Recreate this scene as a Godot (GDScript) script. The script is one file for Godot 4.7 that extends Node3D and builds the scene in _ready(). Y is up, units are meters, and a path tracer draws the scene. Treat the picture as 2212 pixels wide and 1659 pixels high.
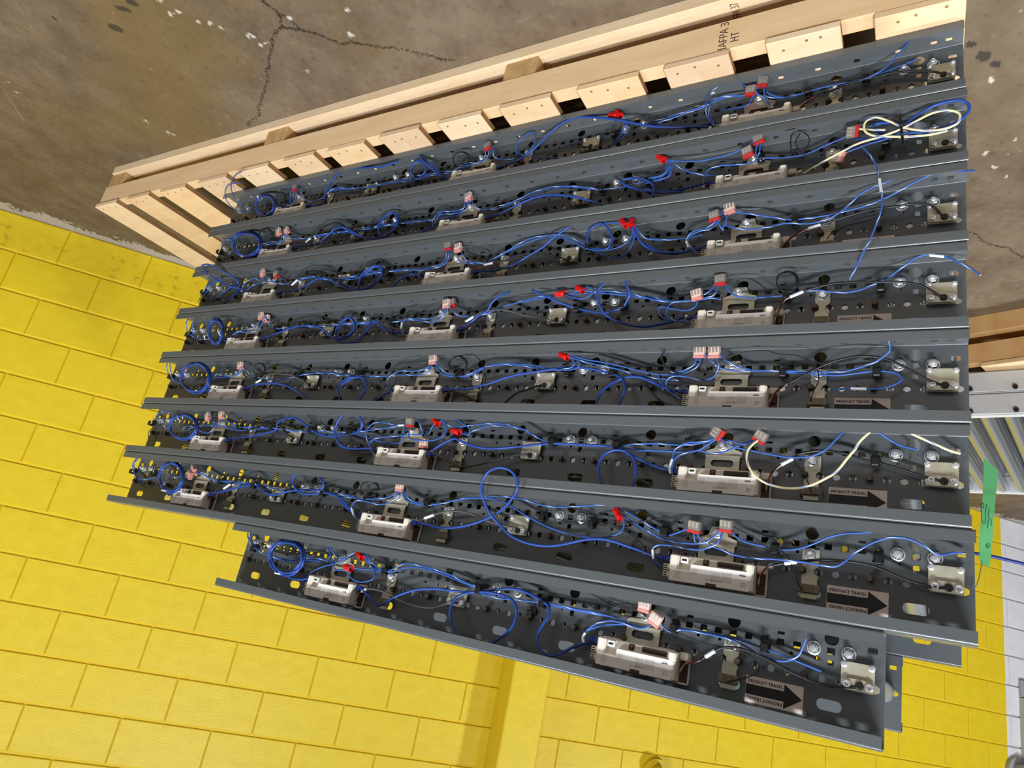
extends Node3D
# World frame: x along the conveyor beds (0 = the end with the arrow labels), y up (0 = top of the pallet deck), z out of the beds.

const EYE := Vector3(0.0486, 1.2301, 1.2005)
const RX := Vector3(-0.8497, -0.1935, -0.4904)
const RY := Vector3(0.0009, 0.9297, -0.3684)
const RZ := Vector3(0.5272, -0.3134, -0.7898)
const FOCAL := 1468.23
const FLOOR_Y := -0.2035
const WALL_N := Vector3(0.7589, 0.0, -0.6512)
const WALL_D := Vector3(-0.6512, 0.0, -0.7589)
const WALL_AT := 3.1146
const INCH := 0.0254
const H := 0.1640
const WEB_Z := -0.06
const T := 0.0025
const FAR_Z := -0.79
const ORD := ["lowest", "second", "third", "fourth", "fifth", "sixth", "seventh", "top"]

var M := {}
var taken := {}
var shape := {}
var bed := []
var bed_x := [-0.002, -0.004, -0.002, 0.0, -0.001, 0.001, -0.004, 0.1115]
var bed_y := [-0.0015, 0.1627, 0.3269, 0.4911, 0.6553, 0.8195, 0.9837, 1.1479]

# ---------------------------------------------------------------- helpers
func ray(px: float, py: float) -> Vector3:
	return RX * (px - 1106.0) + RY * (py - 829.5) + RZ * FOCAL

func on_z(px: float, py: float, z: float) -> Vector3:
	var r := ray(px, py)
	return EYE + r * ((z - EYE.z) / r.z)

func on_y(px: float, py: float, y: float) -> Vector3:
	var r := ray(px, py)
	return EYE + r * ((y - EYE.y) / r.y)

func on_wall(px: float, py: float, off := 0.0) -> Vector3:
	var r := ray(px, py)
	return EYE + r * ((WALL_AT - off - WALL_N.dot(EYE)) / WALL_N.dot(r))

func wall_pt(s: float, y: float, off := 0.0) -> Vector3:
	return WALL_D * s + WALL_N * (WALL_AT - off) + Vector3(0, y, 0)

func numbered(called: String) -> String:
	if not taken.has(called):
		taken[called] = 0
		return called
	taken[called] += 1
	return "%s_%03d" % [called, taken[called]]

func thing(called: String, label: String, category: String, at := Vector3.ZERO, group := "") -> Node3D:
	var o := Node3D.new()
	o.name = numbered(called)
	add_child(o)
	o.position = at
	tag(o, label, category, group)
	return o

func tag(o: Node, label: String, category := "", group := "", kind := "") -> void:
	if label: o.set_meta("label", label)
	if category: o.set_meta("category", category)
	if group: o.set_meta("group", group)
	if kind: o.set_meta("kind", kind)

func part(called: String, mesh: Mesh, m: Material, parent: Node, at := Vector3.ZERO) -> MeshInstance3D:
	var o := MeshInstance3D.new()
	o.name = called
	o.mesh = mesh
	if m: o.material_override = m
	o.position = at
	parent.add_child(o, true)
	return o

func struct(called: String, mesh: Mesh, m: Material, label := "") -> MeshInstance3D:
	var o := MeshInstance3D.new()
	o.name = called
	o.mesh = mesh
	o.material_override = m
	add_child(o)
	o.set_meta("kind", "structure")
	if label: o.set_meta("label", label)
	return o

func new_st() -> SurfaceTool:
	var st := SurfaceTool.new()
	st.begin(Mesh.PRIMITIVE_TRIANGLES)
	return st

func tri(st: SurfaceTool, a: Vector3, b: Vector3, c: Vector3, n: Vector3) -> void:
	# front faces run clockwise seen from the normal's side
	if (b - a).cross(c - a).dot(n) > 0.0:
		var q := b
		b = c
		c = q
	for v in [a, b, c]:
		st.set_normal(n)
		st.add_vertex(v)

func quad(st: SurfaceTool, a: Vector3, b: Vector3, c: Vector3, d: Vector3, n: Vector3) -> void:
	tri(st, a, b, c, n)
	tri(st, a, c, d, n)

func quad_n(st: SurfaceTool, a: Vector3, b: Vector3, c: Vector3, d: Vector3, na: Vector3, nb: Vector3) -> void:
	# a,d carry na; b,c carry nb
	var vs := [a, b, c, a, c, d]
	var ns := [na, nb, nb, na, nb, na]
	if (b - a).cross(c - a).dot(na + nb) > 0.0:
		vs = [a, c, b, a, d, c]
		ns = [na, nb, nb, na, na, nb]
	for i in 6:
		st.set_normal(ns[i])
		st.add_vertex(vs[i])

func add_box(st: SurfaceTool, lo: Vector3, hi: Vector3, bevel := 0.0) -> void:
	# a box with chamfered edges
	var b: float = min(bevel, 0.49 * min(hi.x - lo.x, min(hi.y - lo.y, hi.z - lo.z)))
	var c := (lo + hi) * 0.5
	var h := (hi - lo) * 0.5
	var axes := [Vector3.RIGHT, Vector3.UP, Vector3.BACK]
	for k in 3:
		var n: Vector3 = axes[k]
		var u: Vector3 = axes[(k + 1) % 3]
		var w: Vector3 = axes[(k + 2) % 3]
		var hu: float = h[(k + 1) % 3] - b
		var hw: float = h[(k + 2) % 3] - b
		for s in [-1.0, 1.0]:
			var o: Vector3 = c + n * s * h[k]
			quad(st, o - u * hu - w * hw, o + u * hu - w * hw, o + u * hu + w * hw, o - u * hu + w * hw, n * s)
	if b <= 0.0: return
	for k in 3:
		var n: Vector3 = axes[k]
		var u: Vector3 = axes[(k + 1) % 3]
		var w: Vector3 = axes[(k + 2) % 3]
		var hn: float = h[k] - b
		for su in [-1.0, 1.0]:
			for sw in [-1.0, 1.0]:
				var p1: Vector3 = c + u * su * h[(k + 1) % 3] + w * sw * (h[(k + 2) % 3] - b)
				var p2: Vector3 = c + u * su * (h[(k + 1) % 3] - b) + w * sw * h[(k + 2) % 3]
				quad(st, p1 - n * hn, p1 + n * hn, p2 + n * hn, p2 - n * hn, (u * su + w * sw).normalized())
	for sx in [-1.0, 1.0]:
		for sy in [-1.0, 1.0]:
			for sz in [-1.0, 1.0]:
				var s := Vector3(sx, sy, sz)
				tri(st, c + s * Vector3(h.x, h.y - b, h.z - b), c + s * Vector3(h.x - b, h.y, h.z - b), c + s * Vector3(h.x - b, h.y - b, h.z), s.normalized())

func box_mesh(size: Vector3, bevel := 0.0) -> ArrayMesh:
	var st := new_st()
	add_box(st, -size * 0.5, size * 0.5, bevel)
	return st.commit()

func add_lathe(st: SurfaceTool, prof: PackedVector2Array, sides: int, origin: Vector3, axis: Vector3, turn := 0.0) -> void:
	# prof: (radius, along axis)
	var u := axis.cross(Vector3.UP if absf(axis.y) < 0.9 else Vector3.RIGHT).normalized()
	var w := axis.cross(u)
	for i in sides:
		var a0 := TAU * i / sides + turn
		var a1 := TAU * (i + 1) / sides + turn
		var d0 := u * cos(a0) + w * sin(a0)
		var d1 := u * cos(a1) + w * sin(a1)
		for j in prof.size() - 1:
			var p := prof[j]
			var q := prof[j + 1]
			var e := (q - p)
			if e.length() < 1e-7: continue
			var nn := Vector2(e.y, -e.x).normalized()
			var flat := sides <= 8
			var dm := (d0 + d1).normalized()
			var n0 := ((dm if flat else d0) * nn.x + axis * nn.y)
			var n1 := ((dm if flat else d1) * nn.x + axis * nn.y)
			var a := origin + d0 * p.x + axis * p.y
			var b := origin + d1 * p.x + axis * p.y
			var c := origin + d1 * q.x + axis * q.y
			var d := origin + d0 * q.x + axis * q.y
			if p.x < 1e-6: tri(st, a, c, d, n0)
			elif q.x < 1e-6: tri(st, a, b, d, n0)
			else: quad_n(st, a, b, c, d, n0, n1)

func lathe(prof: Array, sides: int, axis := Vector3.BACK, turn := 0.0) -> ArrayMesh:
	var st := new_st()
	add_lathe(st, PackedVector2Array(prof), sides, Vector3.ZERO, axis, turn)
	return st.commit()

func poly_plate(outer: PackedVector2Array, holes: Array, z0: float, z1: float, st: SurfaceTool) -> void:
	# a flat sheet outlined by outer in x,y from z0 to z1, holes cut by splitting at their middles
	var pieces := [outer]
	for hole in holes:
		var cx := 0.0
		for p in hole: cx += p.x / hole.size()
		var next := []
		for pc in pieces:
			for half in [PackedVector2Array([Vector2(-9, -9), Vector2(cx, -9), Vector2(cx, 9), Vector2(-9, 9)]), PackedVector2Array([Vector2(cx, -9), Vector2(9, -9), Vector2(9, 9), Vector2(cx, 9)])]:
				for bit in Geometry2D.intersect_polygons(pc, half):
					next.append_array(Geometry2D.clip_polygons(bit, hole))
		pieces = next
	for pc in pieces:
		var ix := Geometry2D.triangulate_polygon(pc)
		for i in range(0, ix.size(), 3):
			var a: Vector2 = pc[ix[i]]
			var b: Vector2 = pc[ix[i + 1]]
			var c: Vector2 = pc[ix[i + 2]]
			tri(st, Vector3(a.x, a.y, z1), Vector3(b.x, b.y, z1), Vector3(c.x, c.y, z1), Vector3.BACK)
			tri(st, Vector3(a.x, a.y, z0), Vector3(b.x, b.y, z0), Vector3(c.x, c.y, z0), Vector3.FORWARD)
	var rims := [outer]
	rims.append_array(holes)
	for k in rims.size():
		var r: PackedVector2Array = rims[k]
		var mid := Vector2.ZERO
		for p in r: mid += p / r.size()
		for i in r.size():
			var a: Vector2 = r[i]
			var b: Vector2 = r[(i + 1) % r.size()]
			var n2 := Vector2((b - a).y, -(b - a).x).normalized()
			if (n2.dot((a + b) * 0.5 - mid) > 0.0) != (k == 0): n2 = -n2
			quad(st, Vector3(a.x, a.y, z0), Vector3(b.x, b.y, z0), Vector3(b.x, b.y, z1), Vector3(a.x, a.y, z1), Vector3(n2.x, n2.y, 0))

func ngon(c: Vector2, r: float, n: int, turn := 0.0, sx := 1.0) -> PackedVector2Array:
	var out := PackedVector2Array()
	for i in n:
		var a := TAU * i / n + turn
		out.append(c + Vector2(cos(a) * r * sx, sin(a) * r))
	return out

func rrect(c: Vector2, w: float, h: float, r: float, seg := 3) -> PackedVector2Array:
	var out := PackedVector2Array()
	for k in 4:
		var o := c + Vector2((w * 0.5 - r) * (1 if k in [0, 3] else -1), (h * 0.5 - r) * (1 if k < 2 else -1))
		for i in seg + 1:
			var a := PI * 0.5 * k + PI * 0.5 * i / seg
			out.append(o + Vector2(cos(a), sin(a)) * r)
	return out

func catmull(pts: Array, per: int) -> PackedVector3Array:
	var out := PackedVector3Array()
	var n := pts.size()
	for i in n - 1:
		var p0: Vector3 = pts[max(i - 1, 0)]
		var p1: Vector3 = pts[i]
		var p2: Vector3 = pts[i + 1]
		var p3: Vector3 = pts[min(i + 2, n - 1)]
		for k in per:
			var t := float(k) / per
			out.append(0.5 * (2.0 * p1 + (p2 - p0) * t + (2.0 * p0 - 5.0 * p1 + 4.0 * p2 - p3) * t * t + (3.0 * p1 - p0 - 3.0 * p2 + p3) * t * t * t))
	out.append(pts[n - 1])
	return out

func tube(path: PackedVector3Array, r: float, sides := 7) -> ArrayMesh:
	var st := new_st()
	var d := (path[1] - path[0]).normalized()
	var u := d.cross(Vector3(0.31, 0.87, 0.41)).normalized()
	var rings := []
	var lens := PackedFloat32Array()
	var run := 0.0
	for i in path.size():
		var dir := (path[min(i + 1, path.size() - 1)] - path[max(i - 1, 0)]).normalized()
		u = (u - dir * u.dot(dir)).normalized()
		var w := dir.cross(u)
		var ring := []
		for k in sides + 1:
			var a := TAU * k / sides
			ring.append(u * cos(a) + w * sin(a))
		rings.append(ring)
		if i > 0: run += path[i].distance_to(path[i - 1])
		lens.append(run)
	for i in path.size() - 1:
		for k in sides:
			var q := [[i, k], [i + 1, k + 1], [i, k + 1], [i, k], [i + 1, k], [i + 1, k + 1]]
			for e in q:
				var nn: Vector3 = rings[e[0]][e[1]]
				st.set_normal(nn)
				st.set_uv(Vector2(float(e[1]) / sides, lens[e[0]] / 0.055))
				st.add_vertex(path[e[0]] + nn * r)
	for e in [0, path.size() - 1]:
		var n: Vector3 = (path[0] - path[1]).normalized() if e == 0 else (path[e] - path[e - 1]).normalized()
		for k in sides:
			st.set_uv(Vector2(0.5, 0.5))
			tri(st, path[e], path[e] + rings[e][k] * r, path[e] + rings[e][k + 1] * r, n)
	return st.commit()

func text_mesh(words: String, size: float, weight := 400) -> TextMesh:
	var t := TextMesh.new()
	var f := SystemFont.new()
	f.font_names = PackedStringArray(["Droid Sans"])
	f.font_weight = weight
	t.font = f
	t.text = words
	t.font_size = 32
	t.pixel_size = size / 32.0
	t.depth = 0.0004
	t.curve_step = 4.0
	return t

# ---------------------------------------------------------------- materials
func mat(called: String, c: Color, rough := 0.6, metal := 0.0) -> StandardMaterial3D:
	var m := StandardMaterial3D.new()
	m.albedo_color = c
	m.roughness = rough
	m.metallic = metal
	M[called] = m
	return m

func noise_tex(seed_: int, freq: float, size: int, lo: Color, hi: Color, octaves := 4, as_normal := false, bump := 1.0) -> NoiseTexture2D:
	var n := FastNoiseLite.new()
	n.seed = seed_
	n.frequency = freq
	n.fractal_octaves = octaves
	var t := NoiseTexture2D.new()
	t.noise = n
	t.width = size
	t.height = size
	t.seamless = true
	if as_normal:
		t.as_normal_map = true
		t.bump_strength = bump
	else:
		var g := Gradient.new()
		g.set_color(0, lo)
		g.set_color(1, hi)
		t.color_ramp = g
	return t

func tri_map(m: StandardMaterial3D, scale: float, world := true) -> void:
	m.uv1_triplanar = true
	m.uv1_world_triplanar = world
	m.uv1_scale = Vector3.ONE * scale

func make_materials() -> void:
	var m := mat("rail", Color(0.325, 0.340, 0.352), 0.30)
	m.normal_enabled = true
	m.normal_texture = noise_tex(3, 0.09, 256, Color.BLACK, Color.WHITE, 3, true, 2.0)
	m.normal_scale = 0.15
	m.metallic_specular = 0.6
	tri_map(m, 12.0)
	m = mat("yellow", Color(1, 1, 1), 0.42)
	m.albedo_texture = noise_tex(8, 0.012, 512, Color(0.895, 0.765, 0.10), Color(0.94, 0.82, 0.16), 5)
	m.normal_enabled = true
	m.normal_texture = noise_tex(9, 0.09, 512, Color.BLACK, Color.WHITE, 4, true, 6.0)
	m.normal_scale = 0.14
	tri_map(m, 2.2)
	# the same paint with the scuffs and grime that the lowest course shows
	m = mat("yellow_scuffed", Color(1, 1, 1), 0.5)
	var scuff := noise_tex(77, 0.018, 512, Color(0.60, 0.52, 0.10), Color(0.94, 0.82, 0.16), 5)
	scuff.color_ramp.add_point(0.15, Color(0.72, 0.62, 0.11))
	scuff.color_ramp.add_point(0.23, Color(0.895, 0.765, 0.10))
	m.albedo_texture = scuff
	m.normal_enabled = true
	m.normal_texture = M.yellow.normal_texture
	m.normal_scale = 0.2
	tri_map(m, 1.6)
	m = mat("white_paint", Color(1, 1, 1), 0.6)
	m.albedo_texture = noise_tex(18, 0.012, 256, Color(0.86, 0.85, 0.87), Color(0.93, 0.92, 0.94), 5)
	m.normal_enabled = true
	m.normal_texture = M.yellow.normal_texture
	m.normal_scale = 0.3
	tri_map(m, 2.0)
	mat("joint", Color(0.90, 0.77, 0.11), 0.6)
	mat("joint_white", Color(0.7, 0.69, 0.7), 0.7)
	for k in 4:
		m = mat("wood%d" % k, [Color(1, 1, 1), Color(0.97, 0.94, 0.9), Color(1, 0.97, 0.92), Color(0.95, 0.93, 0.93)][k], 0.75)
		m.albedo_texture = grain(30 + k)
		tri_map(m, 1.0, false)
		m.uv1_scale = Vector3(1.0, 1.0, 1.0)
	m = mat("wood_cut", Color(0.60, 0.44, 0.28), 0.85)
	m = mat("wood_end", Color(1, 1, 1), 0.85)
	m.albedo_texture = noise_tex(41, 0.03, 128, Color(0.70, 0.54, 0.34), Color(0.80, 0.65, 0.44), 3)
	tri_map(m, 6.0, false)
	mat("stamp", Color(0.25, 0.2, 0.16), 0.9)
	m = mat("old_wood", Color(1, 1, 1), 0.8)
	m.albedo_texture = noise_tex(44, 0.02, 256, Color(0.80, 0.61, 0.39), Color(0.87, 0.70, 0.48), 4)
	tri_map(m, 2.0, false)
	m = mat("blue", Color(0.125, 0.265, 0.58), 0.38)
	m = mat("blue_wire", Color(0.18, 0.34, 0.64), 0.4)
	m = mat("blue_white", Color(1, 1, 1), 0.4)
	m.albedo_texture = stripe_tex(Color(0.19, 0.35, 0.65), Color(0.74, 0.79, 0.88))
	m = mat("cream_wire", Color(1, 1, 1), 0.45)
	m.albedo_texture = stripe_tex(Color(0.88, 0.83, 0.66), Color(0.42, 0.55, 0.80))
	mat("plug", Color(0.075, 0.17, 0.48), 0.35)
	mat("black", Color(0.06, 0.06, 0.065), 0.45)
	mat("black_wire", Color(0.09, 0.09, 0.095), 0.4)
	mat("grey_wire", Color(0.30, 0.29, 0.28), 0.4)
	mat("sleeve", Color(0.82, 0.83, 0.86), 0.5)
	mat("tie", Color(0.86, 0.86, 0.86), 0.4)
	mat("lead_orange", Color(0.80, 0.35, 0.15), 0.45)
	mat("lead_brown", Color(0.42, 0.14, 0.10), 0.45)
	mat("lead_white", Color(0.80, 0.78, 0.76), 0.45)
	m = mat("zinc", Color(1, 1, 1), 0.38, 0.55)
	m.albedo_texture = noise_tex(50, 0.03, 128, Color(0.73, 0.70, 0.61), Color(0.81, 0.79, 0.71), 3)
	tri_map(m, 8.0)
	mat("steel", Color(0.90, 0.90, 0.91), 0.3, 0.75)
	mat("axle", Color(0.36, 0.30, 0.26), 0.45, 0.5)
	mat("roller", Color(0.74, 0.76, 0.78), 0.25, 0.85)
	mat("cream", Color(0.89, 0.855, 0.80), 0.5)
	mat("port", Color(0.90, 0.89, 0.86), 0.4)
	mat("dark_plastic", Color(0.14, 0.12, 0.11), 0.5)
	mat("board_brown", Color(0.25, 0.15, 0.11), 0.5)
	m = mat("controller_label", Color(1, 1, 1), 0.45)
	m.albedo_texture = print_tex()
	mat("ink", Color(0.28, 0.27, 0.28), 0.6)
	mat("black_ink", Color(0.055, 0.05, 0.05), 0.5)
	mat("foil", Color(0.87, 0.80, 0.775), 0.35, 0.0)
	mat("red_nut", Color(0.85, 0.09, 0.08), 0.4)
	mat("red_lever", Color(0.72, 0.14, 0.12), 0.35)
	m = mat("clear_body", Color(0.86, 0.72, 0.68), 0.2)
	mat("sensor_body", Color(0.46, 0.43, 0.37), 0.25)
	mat("sensor_coil", Color(0.45, 0.38, 0.31), 0.3, 0.2)
	mat("tape", Color(0.31, 0.60, 0.38), 0.6)
	mat("frame_white", Color(0.80, 0.80, 0.81), 0.4)
	mat("grey_paint", Color(0.62, 0.62, 0.63), 0.5)
	mat("beige_paint", Color(0.68, 0.66, 0.60), 0.5)
	mat("room_paint", Color(0.50, 0.50, 0.50), 0.8)
	m = mat("lamp_glow", Color(1, 1, 1), 0.5)
	m.emission_enabled = true
	m.emission = Color(0.96, 0.985, 1.0)
	m.emission_energy_multiplier = 6.0

func grain(seed_: int) -> ImageTexture:
	# pine: long fibres along x, knots
	var w := 512
	var h := 256
	var n := FastNoiseLite.new()
	n.seed = seed_
	n.frequency = 1.0
	n.fractal_octaves = 3
	var im := Image.create(w, h, false, Image.FORMAT_RGB8)
	var rng := RandomNumberGenerator.new()
	rng.seed = seed_
	var knots := []
	for k in 3: knots.append(Vector2(rng.randf_range(40, w - 40), rng.randf_range(20, h - 20)))
	for y in h:
		for x in w:
			var yy := float(y)
			var dk := 99.0
			for k in knots:
				var d: Vector2 = Vector2(x, y) - k
				var q := Vector2(d.x / 26.0, d.y / 12.0).length()
				yy += 9.0 * signf(d.y) * exp(-q * q * 0.5)
				dk = min(dk, Vector2(d.x / 7.0, d.y / 5.0).length())
			var a := n.get_noise_2d(x * 0.004, yy * 0.06)
			var b := n.get_noise_2d(x * 0.02 + 50.0, yy * 0.35)
			var f := clampf(0.5 + a * 0.6 + b * 0.35, 0.0, 1.0)
			var c := Color(0.925, 0.825, 0.69).lerp(Color(0.85, 0.70, 0.53), f * 0.6)
			if dk < 1.0: c = c.lerp(Color(0.42, 0.27, 0.16), 0.75 * (1.0 - dk * dk))
			im.set_pixel(x, y, c)
	return ImageTexture.create_from_image(im)

func stripe_tex(base: Color, line: Color) -> ImageTexture:
	var im := Image.create(64, 128, false, Image.FORMAT_RGB8)
	im.fill(base)
	for y in 128:
		var cx := int(fposmod(y * 0.5, 64.0))
		for k in range(-4, 5): im.set_pixel(posmod(cx + k, 64), y, line)
	return ImageTexture.create_from_image(im)

func print_tex() -> ImageTexture:
	# the small print of the controller label: unreadable lines and boxes
	var im := Image.create(512, 128, false, Image.FORMAT_RGB8)
	im.fill(Color(0.92, 0.895, 0.885))
	var rng := RandomNumberGenerator.new()
	rng.seed = 5
	var ink := Color(0.60, 0.57, 0.57)
	for blk in [Rect2i(110, 36, 66, 66), Rect2i(186, 36, 56, 60), Rect2i(330, 60, 40, 44), Rect2i(440, 20, 36, 60)]:
		var y: int = blk.position.y
		while y < blk.end.y:
			var x: int = blk.position.x
			while x < blk.end.x:
				var w := rng.randi_range(2, 7)
				im.fill_rect(Rect2i(x, y, min(w, blk.end.x - x), 2), ink)
				x += w + rng.randi_range(1, 3)
			y += 5
	im.fill_rect(Rect2i(26, 96, 40, 7), Color(0.25, 0.24, 0.26))
	im.fill_rect(Rect2i(30, 106, 30, 4), ink)
	return ImageTexture.create_from_image(im)

# ---------------------------------------------------------------- room
func make_floor() -> void:
	var x0 := -1.6
	var z0 := -6.4
	var span := 6.6
	var spanz := 8.0
	var size := 1600
	var base := FastNoiseLite.new()
	base.seed = 4
	base.frequency = 0.9
	base.fractal_octaves = 5
	var fine := FastNoiseLite.new()
	fine.seed = 6
	fine.frequency = 34.0
	fine.fractal_octaves = 3
	var im := Image.create(size, size, false, Image.FORMAT_RGB8)
	var data := PackedByteArray()
	data.resize(size * size * 3)
	var c0 := Color(0.375, 0.315, 0.255)
	var c1 := Color(0.49, 0.43, 0.36)
	var olive := Color(0.46, 0.375, 0.225)
	var pale := Color(0.74, 0.71, 0.70)
	var o := 0
	for j in size:
		var z := z0 + spanz * (j + 0.5) / size
		for i in size:
			var x := x0 + span * (i + 0.5) / size
			var a := base.get_noise_2d(x, z)
			var b := fine.get_noise_2d(x, z)
			var g := base.get_noise_2d(x * 7.0 + 3.0, z * 7.0)
			var f := clampf(0.45 + a * 0.6 + g * 0.5 + b * 0.22, 0.0, 1.0)
			var c := c0.lerp(c1, f)
			var st := clampf(base.get_noise_2d(x * 0.8 + 31.0, z * 0.8 + 7.0) * 2.4 - 0.05, 0.0, 1.0)
			c = c.lerp(olive, st * (0.65 if x > 0.3 else 0.15))
			if b > 0.62: c = c.lerp(pale, 0.2)
			elif b < -0.55: c = c.darkened(0.12)
			var dw := WALL_AT - (WALL_N.x * x + WALL_N.z * z)
			if dw < 0.16:
				var wd := 0.055 + 0.07 * base.get_noise_2d(x * 5.0, z * 5.0 + 90.0) + 0.04 * b
				var sx := WALL_D.x * x + WALL_D.z * z
				if sx < -1.4: wd += 0.045 * clampf((-1.4 - sx) / 1.2, 0.0, 1.0)
				if dw < wd: c = c.lerp(pale, 0.85)
			data[o] = int(c.r * 255.0)
			data[o + 1] = int(c.g * 255.0)
			data[o + 2] = int(c.b * 255.0)
			o += 3
	im.set_data(size, size, false, Image.FORMAT_RGB8, data)
	var uvof := func(p: Vector3) -> Vector2: return Vector2((p.x - x0) / span, (p.z - z0) / spanz) * size
	var disc := func(c: Vector2, rx: float, ry: float, ang: float, col: Color, k: float) -> void:
		var r := int(max(rx, ry)) + 2
		for dy in range(-r, r + 1):
			for dx in range(-r, r + 1):
				var q := Vector2(dx, dy).rotated(-ang)
				var wob := 1.0 + 0.25 * fine.get_noise_2d(dx * 0.05 + c.x, dy * 0.05 + c.y)
				if Vector2(q.x / rx, q.y / ry).length() < wob:
					var ix := int(c.x) + dx
					var iy := int(c.y) + dy
					if ix >= 0 and iy >= 0 and ix < size and iy < size: im.set_pixel(ix, iy, im.get_pixel(ix, iy).lerp(col, k))
	var Z1 := func(q: Vector2) -> Vector2: return q / 2.989
	var cracks := [
		[[1690, 0], [1740, 40], [1790, 75], [1810, 110], [1825, 170], [1785, 205], [1760, 250], [1760, 310], [1735, 370], [1740, 430], [1722, 450], [1725, 520], [1705, 590], [1690, 640], [1670, 700], [1675, 745], [1610, 790], [1600, 815]],
		[[1825, 175], [1900, 190], [1940, 190], [2010, 210], [2060, 225], [2120, 250], [2212, 285], [2272, 270], [2342, 285], [2432, 300], [2542, 310], [2692, 340], [2792, 360], [2852, 385], [2932, 385]],
		[[6220, 1490], [6304, 1510], [6354, 1560], [6434, 1590], [6504, 1600], [6564, 1640], [6612, 1655]],
		[[1790, 75], [1870, 130], [1940, 185]]]
	for cr in cracks:
		for i in cr.size() - 1:
			var a: Vector2 = Z1.call(Vector2(cr[i][0], cr[i][1]))
			var b: Vector2 = Z1.call(Vector2(cr[i + 1][0], cr[i + 1][1]))
			for k in 12:
				var q := a.lerp(b, k / 12.0)
				var p: Vector2 = uvof.call(on_y(q.x, q.y, FLOOR_Y))
				p += Vector2(fine.get_noise_2d(q.x, q.y), fine.get_noise_2d(q.y, q.x + 9.0)) * 1.6
				disc.call(p, 0.85, 0.85, 0.0, Color(0.16, 0.14, 0.12), 0.8)
	# oil stains on the concrete
	for s in [[248, 60, 5.5, 3.2], [284, 5, 4.0, 2.5], [267, 20, 5.0, 2.0], [118, 40, 2.0, 1.5], [2080, 200, 3.0, 2.5], [2125, 120, 4.0, 3.0], [2150, 140, 3.0, 2.0], [2100, 95, 2.5, 2.0]]:
		disc.call(uvof.call(on_y(s[0], s[1], FLOOR_Y)), s[2], s[3], 0.5, Color(0.20, 0.18, 0.17), 0.75)
	var rng := RandomNumberGenerator.new()
	rng.seed = 11
	for s in [[369, 30], [380, 27], [390, 28], [429, 45], [453, 48], [482, 59], [538, 78], [546, 80], [560, 98], [577, 92], [663, 152], [345, 3], [315, 262], [359, 286], [368, 288], [625, 40], [750, 20], [757, 74], [15, 180], [40, 200], [2140, 172], [2130, 330], [2170, 383], [2150, 360], [2190, 300]]:
		for k in 3:
			var q := Vector2(s[0] + rng.randf_range(-5, 5), s[1] + rng.randf_range(-3, 3))
			disc.call(uvof.call(on_y(q.x, q.y, FLOOR_Y)), rng.randf_range(0.6, 1.7), rng.randf_range(0.5, 1.2), rng.randf() * 3.0, Color(0.82, 0.80, 0.78), 0.75)
	for k in 900:
		var p := Vector2(rng.randf() * size, rng.randf() * size)
		disc.call(p, rng.randf_range(0.4, 0.9), 0.5, rng.randf() * 3.0, Color(0.78, 0.74, 0.70) if k % 3 else Color(0.25, 0.22, 0.19), 0.6)
	for k in 70:
		var p := Vector2(rng.randf() * size, rng.randf() * size)
		var d := Vector2.from_angle(rng.randf() * TAU)
		for i in rng.randi_range(8, 40):
			disc.call(p + d * i, 0.5, 0.5, 0.0, Color(0.74, 0.70, 0.66), 0.35)
	var m := mat("concrete", Color(1, 1, 1), 0.62)
	m.albedo_texture = ImageTexture.create_from_image(im)
	m.metallic_specular = 0.35
	var hm := noise_tex(70, 0.04, 512, Color.BLACK, Color.WHITE, 5, true, 3.0)
	m.normal_enabled = true
	m.normal_texture = hm
	m.normal_scale = 0.25
	var st := new_st()
	# slab in the room's own frame, thickness 0.2
	var cs := []
	for e in [[-6.0, -0.3], [10.0, -0.3], [10.0, 9.5], [-6.0, 9.5]]:
		var p := wall_pt(e[0], FLOOR_Y, e[1])
		cs.append(p)
	var order := [0, 1, 2, 0, 2, 3]
	if (cs[1] - cs[0]).cross(cs[2] - cs[0]).y > 0.0: order = [0, 2, 1, 0, 3, 2]
	for v in order:
		var p: Vector3 = cs[v]
		st.set_normal(Vector3.UP)
		st.set_uv(Vector2((p.x - x0) / span, (p.z - z0) / spanz))
		st.set_tangent(Plane(1, 0, 0, 1))
		st.add_vertex(p)
	for k in 4:
		var a: Vector3 = cs[k]
		var b: Vector3 = cs[(k + 1) % 4]
		var dn := Vector3(0, -0.2, 0)
		st.set_uv(Vector2.ZERO)
		st.set_tangent(Plane(1, 0, 0, 1))
		quad(st, a, b, b + dn, a + dn, (b - a).cross(Vector3.UP).normalized())
	var fl := struct("floor", st.commit(), m, "worn brown concrete floor with cracks and white paint specks")

func room_basis() -> Basis:
	# local x along the wall, y up, z out of the wall into the room
	return Basis(WALL_D, Vector3.UP, -WALL_N)

func oriented(o: Node3D, s: float, y: float, off: float) -> void:
	o.transform = Transform3D(Basis(WALL_D, Vector3.UP, WALL_D.cross(Vector3.UP)), wall_pt(s, y, off))

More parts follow.
